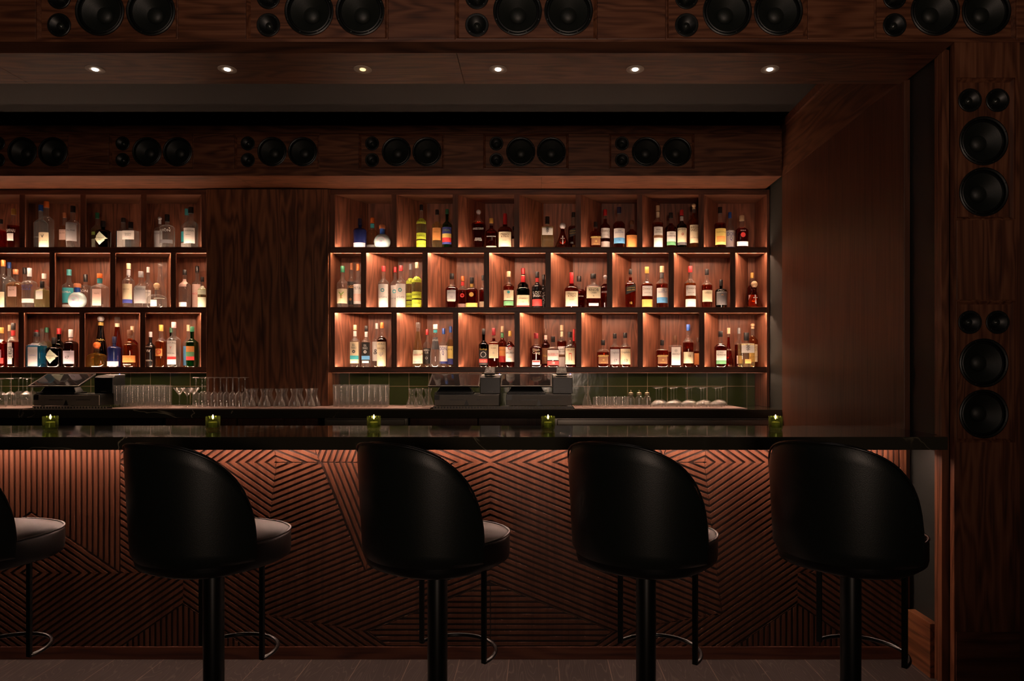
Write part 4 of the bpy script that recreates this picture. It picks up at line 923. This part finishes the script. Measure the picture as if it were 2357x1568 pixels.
bt(R_, 2, 1204, 25, 617.7, 'b', 'std', 'dgreen', 'red', 'red-capped dark green whiskey bottle, behind the cream-labelled one', [(.28, .53, .92, 'cream')], [('JAMESON', .49, .045, 'black')], name=WB, neckc='cream')
bt(R_, 2, 1204, 30, 636, 'f', 'low', 'dgreen', 'red', 'dark green whiskey bottle with wide cream label', [(.08, .41, .96, 'cream'), (.06, .10, .96, 'red')], [('REDBREAST', .30, .04, 'brown'), ('12', .2, .045, 'red')], name=WB)
bt(R_, 2, 1251, 18, 632.5, 'b', 'std', 'ink', 'black', 'black bottle with upright white lettering, behind', (), [('PROPER', .3, .08, 'white', 90)], name=WB)
bt(R_, 2, 1236.5, 24, 626, 'f', 'std', 'ink', 'black', 'black whiskey bottle with white lettering and red box', [(.07, .25, .92, 'red')], [('LOST\nIRISH', .38, .07, 'white', 0, 1.75)], name=WB, neckc='red')
bt(R_, 2, 1333, 28, 636, 'b', 'hip', 'dark', 'black', 'dark bourbon bottle with gold-black stopper, behind the red-waxed one', (), [('WOODFORD', .40, .028, 'white')], name=WB)
bt(R_, 2, 1315.6, 33, 627.5, 'f', 'mk', 'whisky', 'red', 'bourbon bottle with red wax neck and cream label', **MAK)
bt(R_, 2, 1365.5, 37, 630.7, 'f', 'sq', 'dark', 'black', 'broad square bourbon bottle, black wax top, cream label', [(.29, .61, .86, 'cream'), (.07, .15, .6, 'grey')], [('KNOB', .525, .075, 'black', 0, 1.2), ('CREEK', .44, .04, 'black', 0, 1.2), ('9', .35, .05, 'brown')], name=WB)
bt(R_, 2, 1393, 24, 633, 'b', 'angel', 'dark', 'silver', 'tapered dark bourbon bottle, cut by the divider', (), [("ANGEL'S", .5, .05, 'white')], name=WB, ball=True)
bt(R_, 2, 1451, 24, 619.6, 'f', 'sq', 'whisky', 'black', 'square amber whisky bottle with slanted black label', **JW)
bt(R_, 2, 1489, 26.5, 614.6, 'f', 'hip', 'whisky', 'gold', 'gold-capped amber whisky bottle, white label over gold box', **DEW('gold'))
bt(R_, 2, 1523.5, 27, 613, 'f', 'std', 'whisky', 'cork', 'amber whisky bottle with white and blue label', neckc='dgrey', **GLEN)
bt(R_, 2, 1588.6, 26, 613, 'f', 'std', 'amber', 'red', 'amber whisky bottle with red cap and white labels', **DEW('white'))
bt(R_, 2, 1627, 24.5, 619.6, 'f', 'std', 'whisky', 'black', 'amber whisky bottle with pale yellow label', [(.17, .46, .92, 'cream')], [('CAOL ILA', .39, .04, 'brown', 0, 1.2)], name=WB)
bt(R_, 2, 1659.7, 27, 644.5, 'f', 'apoth', 'black', 'black', 'small black whisky bottle with white and orange lettering', [(.12, .66, .90, 'dgrey')], [('PORT\nCHARLOTTE', .58, .04, 'white'), ('PC', .46, .05, 'orange')], name=WB)
bt(R_, 2, 1731, 21, 628, 'b', 'std', 'dark', 'gold', 'dark bottle with long gold neck, behind the conical one', [(.1, .4, .9, 'pink')], name='cognac_bottle')
bt(R_, 2, 1737, 38, 647, 'f', 'cone', 'whisky', 'cork', 'wide conical cognac bottle with pale ball stopper', (), [('†', .36, .26, 'grey')], name='cognac_bottle', ball=True)
# --- bottom row, right
RM = lambda lab, tx, band: dict(labels=[(.10, .60, .86, lab), (.19, .28, .86, band), (.11, .16, .7, 'white')], texts=[('REAL\nMINERO', .49, .055, tx, 0, 1.), ('•', .36, .22, tx, 0, .7)], name='mezcal_bottle', neckc='white')
bt(R_, 3, 817, 23, 748, 'f', 'tall', 'clear', 'cork', 'clear bottle with cream label and teal band', **RM('cream', 'dgrey', 'teal'))
bt(R_, 3, 843, 22, 750, 'f', 'tall', 'clear', 'black', 'clear bottle with black label and blue band', **RM('black', 'white', 'blue'))
bt(R_, 3, 867, 20, 744, 'b', 'tall', 'clear', 'white', 'clear bottle with white sketch label, behind', [(.15, .58, .95, 'white')], [('&', .35, .12, 'dgrey')], name=RB)
bt(R_, 3, 879, 22.5, 742.5, 'f', 'tall', 'brown', 'orange', 'dark bottle with orange cap and cream label', [(.03, .57, .90, 'cream')], [('ABUELA', .52, .03, 'black'), ('BRUJA', .42, .04, 'brown'), ('Ψ', .28, .09, 'grey'), ('MEZCAL', .18, .03, 'pink')], name='mezcal_bottle')
bt(R_, 3, 962, 24, 742.5, 'f', 'taper', 'pale', 'clearcap', 'tapered pale bottle with yellow-green label', [(.09, .385, .93, 'pale'), (.10, .15, .7, 'grey')], [('ANGELITA', .28, .04, 'red', 0, 1.5)], name=RB)
bt(R_, 3, 983, 18, 758, 'b', 'std', 'clear', 'red', 'small clear rum bottle with black label, behind', [(.10, .50, .95, 'black')], [('HAVANA\nCLUB', .42, .05, 'white'), ('o', .26, .1, 'grey')], name=RB)
bt(R_, 3, 1002, 24, 747, 'f', 'taper', 'clear', 'white', 'ridged clear conical bottle with dark grey top', [(.42, .70, .93, 'dgrey')], [('avuá', .64, .06, 'white', 0, 1.2)], name=RB, neckc='teal')
bt(R_, 3, 1037, 20, 751.7, 'k', 'std', 'pale', 'blue', 'yellow and blue labelled rum bottle cut by the divider', [(.22, .52, .95, 'yellow'), (.08, .22, .95, 'navy')], [('SAN J', .44, .05, 'brown')], name=RB)
bt(R_, 3, 1021, 20, 756, 'm', 'std', 'clear', 'blue', 'clear rum bottle with blue cap and white label', [(.10, .56, .9, 'white'), (.10, .16, .9, 'navy')], [('DON\nQ', .42, .09, 'navy')], name=RB)
bt(R_, 3, 1113, 22, 757, 'f', 'std', 'black', 'black', 'black rum bottle with round white picture label', [(.07, .45, .9, 'black'), (.13, .22, .85, 'red')], [('Goslings', .47, .05, 'gold'), ('•', .31, .42, 'white', 0, 1.3), ('BLACK SEAL', .17, .025, 'cream')], name=RB)
bt(R_, 3, 1156, 20, 750.7, 'k', 'std', 'whisky', 'cork', 'rum bottle with orange label, behind the white-labelled one', [(.26, .50, .9, 'orange'), (.13, .28, .9, 'red')], [('PLANTATION', .42, .03, 'brown')], name=RB, neckc='green')
bt(R_, 3, 1136.5, 25, 755.5, 'f', 'low', 'dark', 'burg', 'dark rum bottle with burgundy cap and cream label', [(.24, .64, .86, 'cream')], [('BOUKMAN', .57, .04, 'brown'), ('CUBA', .49, .035, 'brown'), ('*', .34, .1, 'grey')], name=RB)
bt(R_, 3, 1174, 21, 762, 'f', 'std', 'dark', 'gold', 'dark rum bottle with white label and red disc', [(.16, .56, .95, 'white')], [('•', .52, .34, 'red', 0, 1.), ('BACARDI', .40, .05, 'black', 0, 1.7), ('OCHO', .28, .03, 'gold')], name=RB)
bt(R_, 3, 1256, 20, 757, 'b', 'std', 'dark', 'brown', 'dark bottle with brown label, behind the white-lettered one', [(.10, .50, .9, 'brown')], [('No.', .3, .06, 'gold')], name=WB, neckc='pink')
bt(R_, 3, 1234, 29, 767, 'f', 'hip', 'dark', 'burg', 'dark bourbon bottle with white script and red-white label', [(.08, .21, .62, 'white'), (.15, .20, .58, 'red')], [('Elijah\nCraig', .47, .07, 'cream', 0, 1.4)], name=WB)
bt(R_, 3, 1293, 22, 748.8, 'b', 'tall', 'whisky', 'cork', 'white-necked whiskey bottle behind the red-banded one', **BH)
bt(R_, 3, 1273, 27, 774.6, 'f', 'low', 'dark', 'black', 'low bourbon bottle with white label over red band', [(.24, .56, .95, 'white'), (.08, .21, .95, 'red')], [("RUSSELL'S", .41, .085, 'burg' if 'burg' in LABC else 'red', 0, 1.75), ('10', .145, .07, 'white')], name=WB)
bt(R_, 3, 1321, 16, 758, 'b', 'mk', 'whisky', 'red', 'red-wax-necked bottle behind the arched label', name=WB)
bt(R_, 3, 1312, 25, 764, 'f', 'hip', 'dark', 'black', 'bourbon bottle with cream arch label', [(.09, .55, .86, 'cream')], [('LARCENY', .49, .06, 'brown', 0, 1.5), ('П', .28, .2, 'red', 0, .5)], name=WB)
bt(R_, 3, 1388, 28, 783, 'f', 'low', 'whisky', 'black', 'squat amber whisky bottle with gold lettering', **ABER)
CRA = lambda c, tx: dict(labels=[(.09, .54, .92, c)], texts=[('Craigellachie', .44, .06, 'dgrey', 0, 1.5), (tx, .2, .08, 'dgrey', 0, .8)], name=WB)
bt(R_, 3, 1415, 23, 768, 'f', 'std', 'whisky', 'black', 'amber whisky bottle with grey script label', **CRA('grey', '17'))
bt(R_, 3, 1439, 25, 766.4, 'f', 'std', 'whisky', 'black', 'amber whisky bottle with cream script label', **CRA('cream', '13'))
bt(R_, 3, 1524, 28, 783, 'f', 'low', 'whisky', 'black', 'squat amber whisky bottle with gold lettering', **ABER)
bt(R_, 3, 1554, 28, 772.7, 'f', 'sqlow', 'dark', 'brown', 'square-shouldered dark bottle with tall white label', [(.08, .64, .74, 'white')], [('ABASOLO', .42, .05, 'black', 0, 1.3), ('✳', .52, .07, 'dgrey')], name=WB)
bt(R_, 3, 1606, 18, 777.5, 'b', 'hip', 'whisky', 'brown', 'amber bottle with orange label, cut by the divider', [(.10, .48, .95, 'orange')], name=WB)
bt(R_, 3, 1584, 24, 747, 'f', 'std', 'whisky', 'blue', 'tall amber whisky bottle with blue neck and number label', [(.10, .36, .95, 'cream')], [('18', .265, .055, 'brown')], name=WB)
bt(R_, 3, 1677, 22, 755, 'b', 'cone', 'red', 'cork', 'pyramid-shaped red bottle with green neck strip, behind', (), [('TINCUP', .45, .03, 'cream')], name=WB)
bt(R_, 3, 1658.5, 28, 762.6, 'f', 'hip', 'dark', 'black', 'dark bourbon bottle with white and green label', **OLDF)
bt(R_, 3, 1701, 20, 755, 'b', 'std', 'dark', 'grey', 'dark red bottle with grey capsule, behind', [(.10, .3, .7, 'white')], name=WB)
bt(R_, 3, 1739, 23, 744, 'b', 'tall', 'amber', 'cork', 'tall amber whiskey bottle with pale ball cork, behind', ball=True, **HIGH)
bt(R_, 3, 1718, 35, 766, 'f', 'sqlow', 'pale', 'black', 'square pale whisky bottle with dark cap and white label', **{**TOKI, 'labels': [(.42, .68, .84, 'white'), (.12, .24, .4, 'orange')]})

# ------------------------------------------------------------------ glassware and tills on the back worktop
def glass_proto(kind):
    g = {'highball': [(.0003, 0), (.026, 0), (.028, .003), (.033, .138), (.034, .150), (.0325, .150), (.0312, .138), (.0262, .012), (.0003, .010)],
         'rocks': [(.0003, 0), (.031, 0), (.033, .003), (.035, .086), (.0335, .086), (.031, .014), (.0003, .012)],
         'wine': [(.030, 0), (.0305, .002), (.036, .035), (.038, .060), (.034, .088), (.016, .104), (.0045, .110), (.0038, .150), (.0045, .196), (.012, .200), (.034, .2035), (.0345, .2055), (.0003, .2055)],
         'flute': [(.023, 0), (.0245, .03), (.024, .085), (.015, .104), (.005, .110), (.0042, .16), (.0045, .203), (.012, .2075), (.032, .2105), (.0325, .2125), (.0003, .2125)],
         'coupe': [(.048, 0), (.049, .003), (.044, .022), (.030, .038), (.010, .047), (.0042, .052), (.0036, .10), (.0044, .138), (.012, .1415), (.031, .1445), (.0315, .1465), (.0003, .1465)],
         'martini': [(.0003, 0), (.032, 0), (.032, .0015), (.010, .004), (.0038, .010), (.0036, .075), (.006, .085), (.046, .140), (.0455, .1415), (.005, .087), (.0003, .085)],
         'carafe': [(.0003, 0), (.042, 0), (.045, .004), (.040, .030), (.026, .068), (.019, .088), (.0195, .100), (.030, .135), (.029, .136), (.0180, .100), (.0175, .088), (.0245, .066), (.038, .028), (.041, .009), (.0003, .007)]}[kind]
    open_down = kind in ('wine', 'flute', 'coupe')
    if open_down:   # inner wall of the upturned bowl
        inner = {'wine': [(.0003, .101), (.015, .1015), (.0325, .087), (.0365, .060), (.0345, .035), (.0288, 0)], 'flute': [(.0003, .101), (.0135, .1015), (.0226, .085), (.0231, .03), (.0216, 0)], 'coupe': [(.0003, .0445), (.0095, .0445), (.0288, .036), (.0425, .021), (.0466, 0)]}[kind]
        g = inner + g
    return MB().lathe(g, 28, cap0=False, cap1=False).mesh(kind, clear, 40)
GP = {k: glass_proto(k) for k in ('highball', 'rocks', 'wine', 'flute', 'coupe', 'martini', 'carafe')}
def gl(kind, px, Y, name, label, group, sc_=1., sz=None):
    o = bpy.data.objects.new(name, GP[kind]); COL.objects.link(o)
    o.location = (PX(px, Y), Y, ZM + .0005); o.scale = (sc_, sc_, sz or sc_); tag(o, label, 'glass', group); return o
ZM = ZK + .009
# rubber mats
def mat_slab(x0, x1, label):
    a, b = PX(x0, 5.0), PX(x1, 5.0)
    t = MB().box(a, b, YH + .012, 5.42, ZK + .0003, ZK + .008)
    o = t.obj('bar_mat', matm, bevel=.002)
    return tag(o, label, 'bar mat')
ms = [mat_slab(-180, 74, 'studded rubber bar mat under the far left wine glasses'), mat_slab(262, 992, 'long studded rubber bar mat under the carafes and highballs'), mat_slab(1322, 1712, 'studded rubber bar mat under the upturned coupes')]
def rail(x0, x1, label):
    a, b = PX(x0, 4.93), PX(x1, 4.93); t = thing('drip_rail', label, 'drip rail', ((a + b) / 2, 4.93, ZK + .0003)); hw = (b - a) / 2
    MB().box(-hw, hw, -.012, .03, 0, .004).box(-hw, hw, -.014, -.011, .004, .007).box(-hw, hw, -.014, -.011, .020, .0235).obj('frame', plain('rail grey', (.30, .26, .22), .5), t)
    mb = MB(); n = int((b - a) / .0215)
    for k in range(n): mb.box(-hw + k * .0215, -hw + k * .0215 + .008, -.0135, -.0115, .0065, .0205)
    mb.box(-hw, hw, .0, .004, .004, .022, 1)
    mb.obj('grille', [plain('rail grey', (.30, .26, .22), .5), pos_black], t)
rail(998, 1320, 'slotted metal rail in front of the two tills at centre')
rail(78, 258, 'slotted metal rail in front of the left till')
# stemmed glasses
for px, yw in ((24, 5.13), (43, 5.31), (53, 5.42), (62, 5.21), (75, 5.33)): gl('wine', px, yw, 'wine_glass', 'upturned wine glass in the cluster left of the left till', 'upturned wine glasses at the far left', 1.02)
for px, yw in ((-21, 5.22), (3, 5.04)): gl('wine', px, yw, 'wine_glass', 'upturned wine glass in the cluster left of the left till', 'upturned wine glasses at the far left', 1.0, 1.03)
for Y, p0_, n_ in ((5.06, 268, 11), (5.15, 287, 9), (5.24, 303, 7)):
    for k in range(n_): gl('highball', p0_ + 12.2 * k, Y + (0 if k % 2 else .004), 'highball_glass', 'tall tumbler in the dense rows right of the left till', 'highball glasses beside the left till', .528, 1.06)
for k, (px, Y) in enumerate(((413, 5.21), (431, 5.09), (446, 5.22))): gl('martini', px, Y, 'martini_glass', 'wide-rimmed stemmed glass between the tumblers and the upturned flutes', 'martini glasses', .98)
for k in range(9): gl('flute', 451 + 14.1 * k, 5.07 if k % 2 else 5.135, 'flute_glass', 'upturned stemmed glass in the row below the left end of the pillar', 'upturned flutes below the pillar', 1.02)
for k in range(5): gl('flute', 472 + 21.5 * k, 5.235, 'flute_glass', 'upturned stemmed glass in the row below the left end of the pillar', 'upturned flutes below the pillar', 1.02)
for k in range(5): gl('carafe', 574 + 34.4 * k, 5.07, 'carafe', 'waisted glass carafe in the double row below the pillar', 'carafes below the pillar', .98)
for k in range(5): gl('carafe', 586 + 34.4 * k, 5.19, 'carafe', 'waisted glass carafe in the double row below the pillar', 'carafes below the pillar', .98)
for r_, Y in enumerate((5.06, 5.15, 5.24)):
    for k in range(10): gl('highball', 772 + 12.8 * k + r_ * 2, Y + (0 if k % 2 else .004), 'highball_glass', 'tall tumbler in the dense rows just right of the pillar', 'highball glasses right of the pillar', .56, 1.08)
for px, Y in ((949, 5.05), (966, 5.15), (985, 5.06)): gl('carafe', px, Y, 'carafe', 'waisted glass carafe clustered left of the middle till', 'carafes beside the middle till', .99)
tag(gl('carafe', 1351, 5.06, 'carafe', '', None, .80, 1.10), 'single slim glass carafe just right of the right till', 'glass'); 
for k in range(4): gl('rocks', 1374 + 19.8 * k, 5.05, 'rocks_glass', 'low tumbler in the short double row right of the slim carafe', 'low tumblers right of the tills', .87)
for k in range(4): gl('rocks', 1379 + 19.8 * k, 5.14, 'rocks_glass', 'low tumbler in the short double row right of the slim carafe', 'low tumblers right of the tills', .87)
# dasher bottles
dm = MB()
prof = [(.0003, 0), (.026, 0)] + [(.0275 + (.0012 if k % 2 else 0), .004 + .062 * k / 14) for k in range(15)] + [(.020, .074), (.015, .080), (.015, .086), (.0003, .086)]
gmesh = MB().lathe(prof, 16, cap0=False, cap1=False).mesh('cut_glass', clear, 12)
for k, px in enumerate((1452, 1471, 1489.5)):
    t = thing('dasher_bottle', ['cut-glass dasher bottle, left of the three beside the low tumblers', 'middle cut-glass dasher bottle of the three beside the upturned coupes', 'cut-glass dasher bottle nearest the upturned coupes'][k], 'dasher bottle', (PX(px, 5.07), 5.07, ZM + .0005), group='dasher bottles')
    o = bpy.data.objects.new('body', gmesh); COL.objects.link(o); o.parent = t
    MB().lathe([(.0165, .0862), (.0165, .103), (.012, .106), (.004, .108), (.003, .122), (.0015, .124)], 18).obj('cap', plain('dasher top', (.62, .50, .34), .3, metal=.8), t, 40)
for k in range(5):
    for r_ in range(3): gl('coupe', 1516 + 34.2 * k + (r_ - 1) * 6.2 + 1, 5.06 + .098 * r_, 'coupe_glass', 'upturned coupe in the three-deep rows at the right of the worktop', 'upturned coupes', .97)
# tills
def till(x0, x1, tx0, tx1, px0, px1, where, reader):
    zc = ZK + .012 if False else ZK
    Yd = 4.985; a, b = PX(x0, Yd), PX(x1, Yd); cx = (a + b) / 2; hw = (b - a) / 2
    d = thing('cash_drawer', 'grey cash drawer ' + where, 'cash drawer', (cx, Yd, zc + .0005), group='cash drawers')
    MB().box(-hw, hw, .012, .40, .022, .106).obj('case', pos_black, d, bevel=.002)
    for sx in (-1, 1):
        for yy in (.03, .36): MB().lathe([(.012, 0), (.012, .022)], 12, cx=sx * (hw - .05), cy=yy).obj('foot', rubber, d)
    fr = MB().box(-hw + .004, hw - .004, 0, .0115, .024, .098).obj('front_panel', pos_grey, d, bevel=.0015)
    for s in (-.52, .30): MB().box(s * hw * 1.0 - .0 if s < 0 else s * hw, (s + .42) * hw if s > 0 else (s + .42) * hw, -.0012, .0005, .063, .0665).obj('slot', pos_black, fr)
    MB().box(-hw + .004, -hw + .040, -.001, .0005, .064, .098).obj('badge', pos_black, fr)
    MB().lathe([(.007, .0005), (.007, -.003), (.005, -.0035)], 20, cy=.036, axis='y').obj('lock', brass, fr, 40)
    MB().add([(-.018, -.004, .024), (.018, -.004, .024), (.0, -.004, .068), (-.018, -.002, .024), (.018, -.002, .024), (.0, -.002, .068)], [(0, 1, 2), (5, 4, 3), (0, 3, 4, 1), (1, 4, 5, 2), (2, 5, 3, 0)]).obj('key_tag', pos_black, fr)
    # tablet on its stand
    Yt = 5.06; ta, tb = PX(tx0, Yt - .05), PX(tx1, Yt - .05); tc = (ta + tb) / 2; tw = (tb - ta) / 2; zs = zc + .1068
    s = thing('touchscreen_till', 'tilted black touchscreen on a stand ' + where, 'touchscreen', (tc, Yt, zs), group='touchscreen tills')
    MB().box(-.14, .14, -.03, .11, 0, .012).obj('foot_plate', pos_black, s, bevel=.003)
    MB().hexa([(-.13, -.005, .012), (.13, -.005, .012), (.13, .09, .012), (-.13, .09, .012)], [(-.09, .02, .075), (.09, .02, .075), (.09, .07, .09), (-.09, .07, .09)]).obj('stand', pos_black, s, bevel=.004)
    ang = math.radians(24); c_, s_ = math.cos(ang), math.sin(ang)
    scr = MB().box(-tw, tw, 0, .215, -.006, .006).obj('screen', pos_black, s, bevel=.004)
    scr.location = (0, -.05, .052); scr.rotation_euler = (ang, 0, 0)
    MB().box(-tw + .010, tw - .010, .010, .205, .0062, .0068).obj('display', screenm, scr)
    MB().tube([(-tw, 0, .006), (tw, 0, .006), (tw, .215, .006), (-tw, .215, .006)], .0018, 6, closed=True).obj('bezel', plain('bezel edge', (.22, .18, .15), .3, metal=.5), scr)
    # receipt printer
    Yp_ = 5.07; pa, pb = PX(px0, Yp_), PX(px1, Yp_); pc = (pa + pb) / 2; pw = (pb - pa) / 2
    p = thing('receipt_printer', 'black receipt printer ' + where, 'printer', (pc, Yp_, zs), group='receipt printers')
    prism_ = [(0, 0), (.0, .118), (.03, .132), (.15, .140), (.15, 0)]
    n = len(prism_); MB().add([(-pw, y, z) for y, z in prism_] + [(pw, y, z) for y, z in prism_], [tuple(range(n)), tuple(range(n, 2 * n))[::-1]] + [(i, n + i, n + (i + 1) % n, (i + 1) % n) for i in range(n)]).obj('case', pos_black, p, bevel=.004)
    MB().box(-pw - .0008, pw + .0008, -.001, .10, .046, .0475).obj('seam', rubber, p)
    MB().box(-.02, .02, -.0012, .0005, .014, .017).obj('slot', pos_grey, p)
    MB().lathe([(.0022, .1415), (.0022, .1435), (.0008, .1445)], 10, cx=pw - .012, cy=.10).obj('status_light', blue_led, p)
    if reader:
        r = thing('card_reader', 'small black keypad card reader on the receipt printer ' + where, 'card reader', (pc - .006, Yp_ + .022, zs + .1335), group='card readers')
        body = MB().hexa([(-.038, -.01, .0015), (.038, -.01, .0015), (.038, .085, .010), (-.038, .085, .010)], [(-.041, -.012, .016), (.041, -.012, .016), (.036, .085, .062), (-.036, .085, .062)]).obj('body', pos_black, r, bevel=.004)
        kp = plain('key grey', (.10, .105, .11), .5)
        for i in range(3):
            for j in range(3):
                u, v = -.022 + .022 * i, .012 + .022 * j; zz = .016 + (v + .012) / .097 * .046
                MB().hexa([(u - .008, v - .007, zz - .003), (u + .008, v - .007, zz - .003), (u + .008, v + .007, zz + .003), (u - .008, v + .007, zz + .003)], [(u - .008, v - .007, zz + .0005), (u + .008, v - .007, zz + .0005), (u + .008, v + .007, zz + .0065), (u - .008, v + .007, zz + .0065)]).obj('key', kp, body)
till(999, 1149, 985, 1103, 1105, 1152, 'of the middle till', True)
till(1165, 1315.6, 1152, 1270, 1272, 1318, 'of the right till', True)
till(76, 229, 65, 181, 217, 260, 'of the left till', False)


# ------------------------------------------------------------------ room lamp behind the camera, added overhead fill
def area(name, loc, tgt, sx, sy, e, col, spread=180):
    l = bpy.data.lights.new(name, 'AREA'); l.shape = 'RECTANGLE'; l.size = sx; l.size_y = sy; l.energy = e; l.color = col; l.spread = math.radians(spread)
    o = bpy.data.objects.new(name, l); COL.objects.link(o); o.location = loc
    o.rotation_euler = (Vector(tgt) - Vector(loc)).to_track_quat('-Z', 'Y').to_euler()
area('room_lamp', (.1, -3.4, 1.42), (0, 3, 4.6), 1.0, .6, 24., (1., .72, .55), 86)
area('overhead_fill', (-.6, .9, 3.25), (-.2, 2.6, .6), 1.6, .4, 2.4, (1., .82, .72))  # overhead fill added to brighten floor and seats
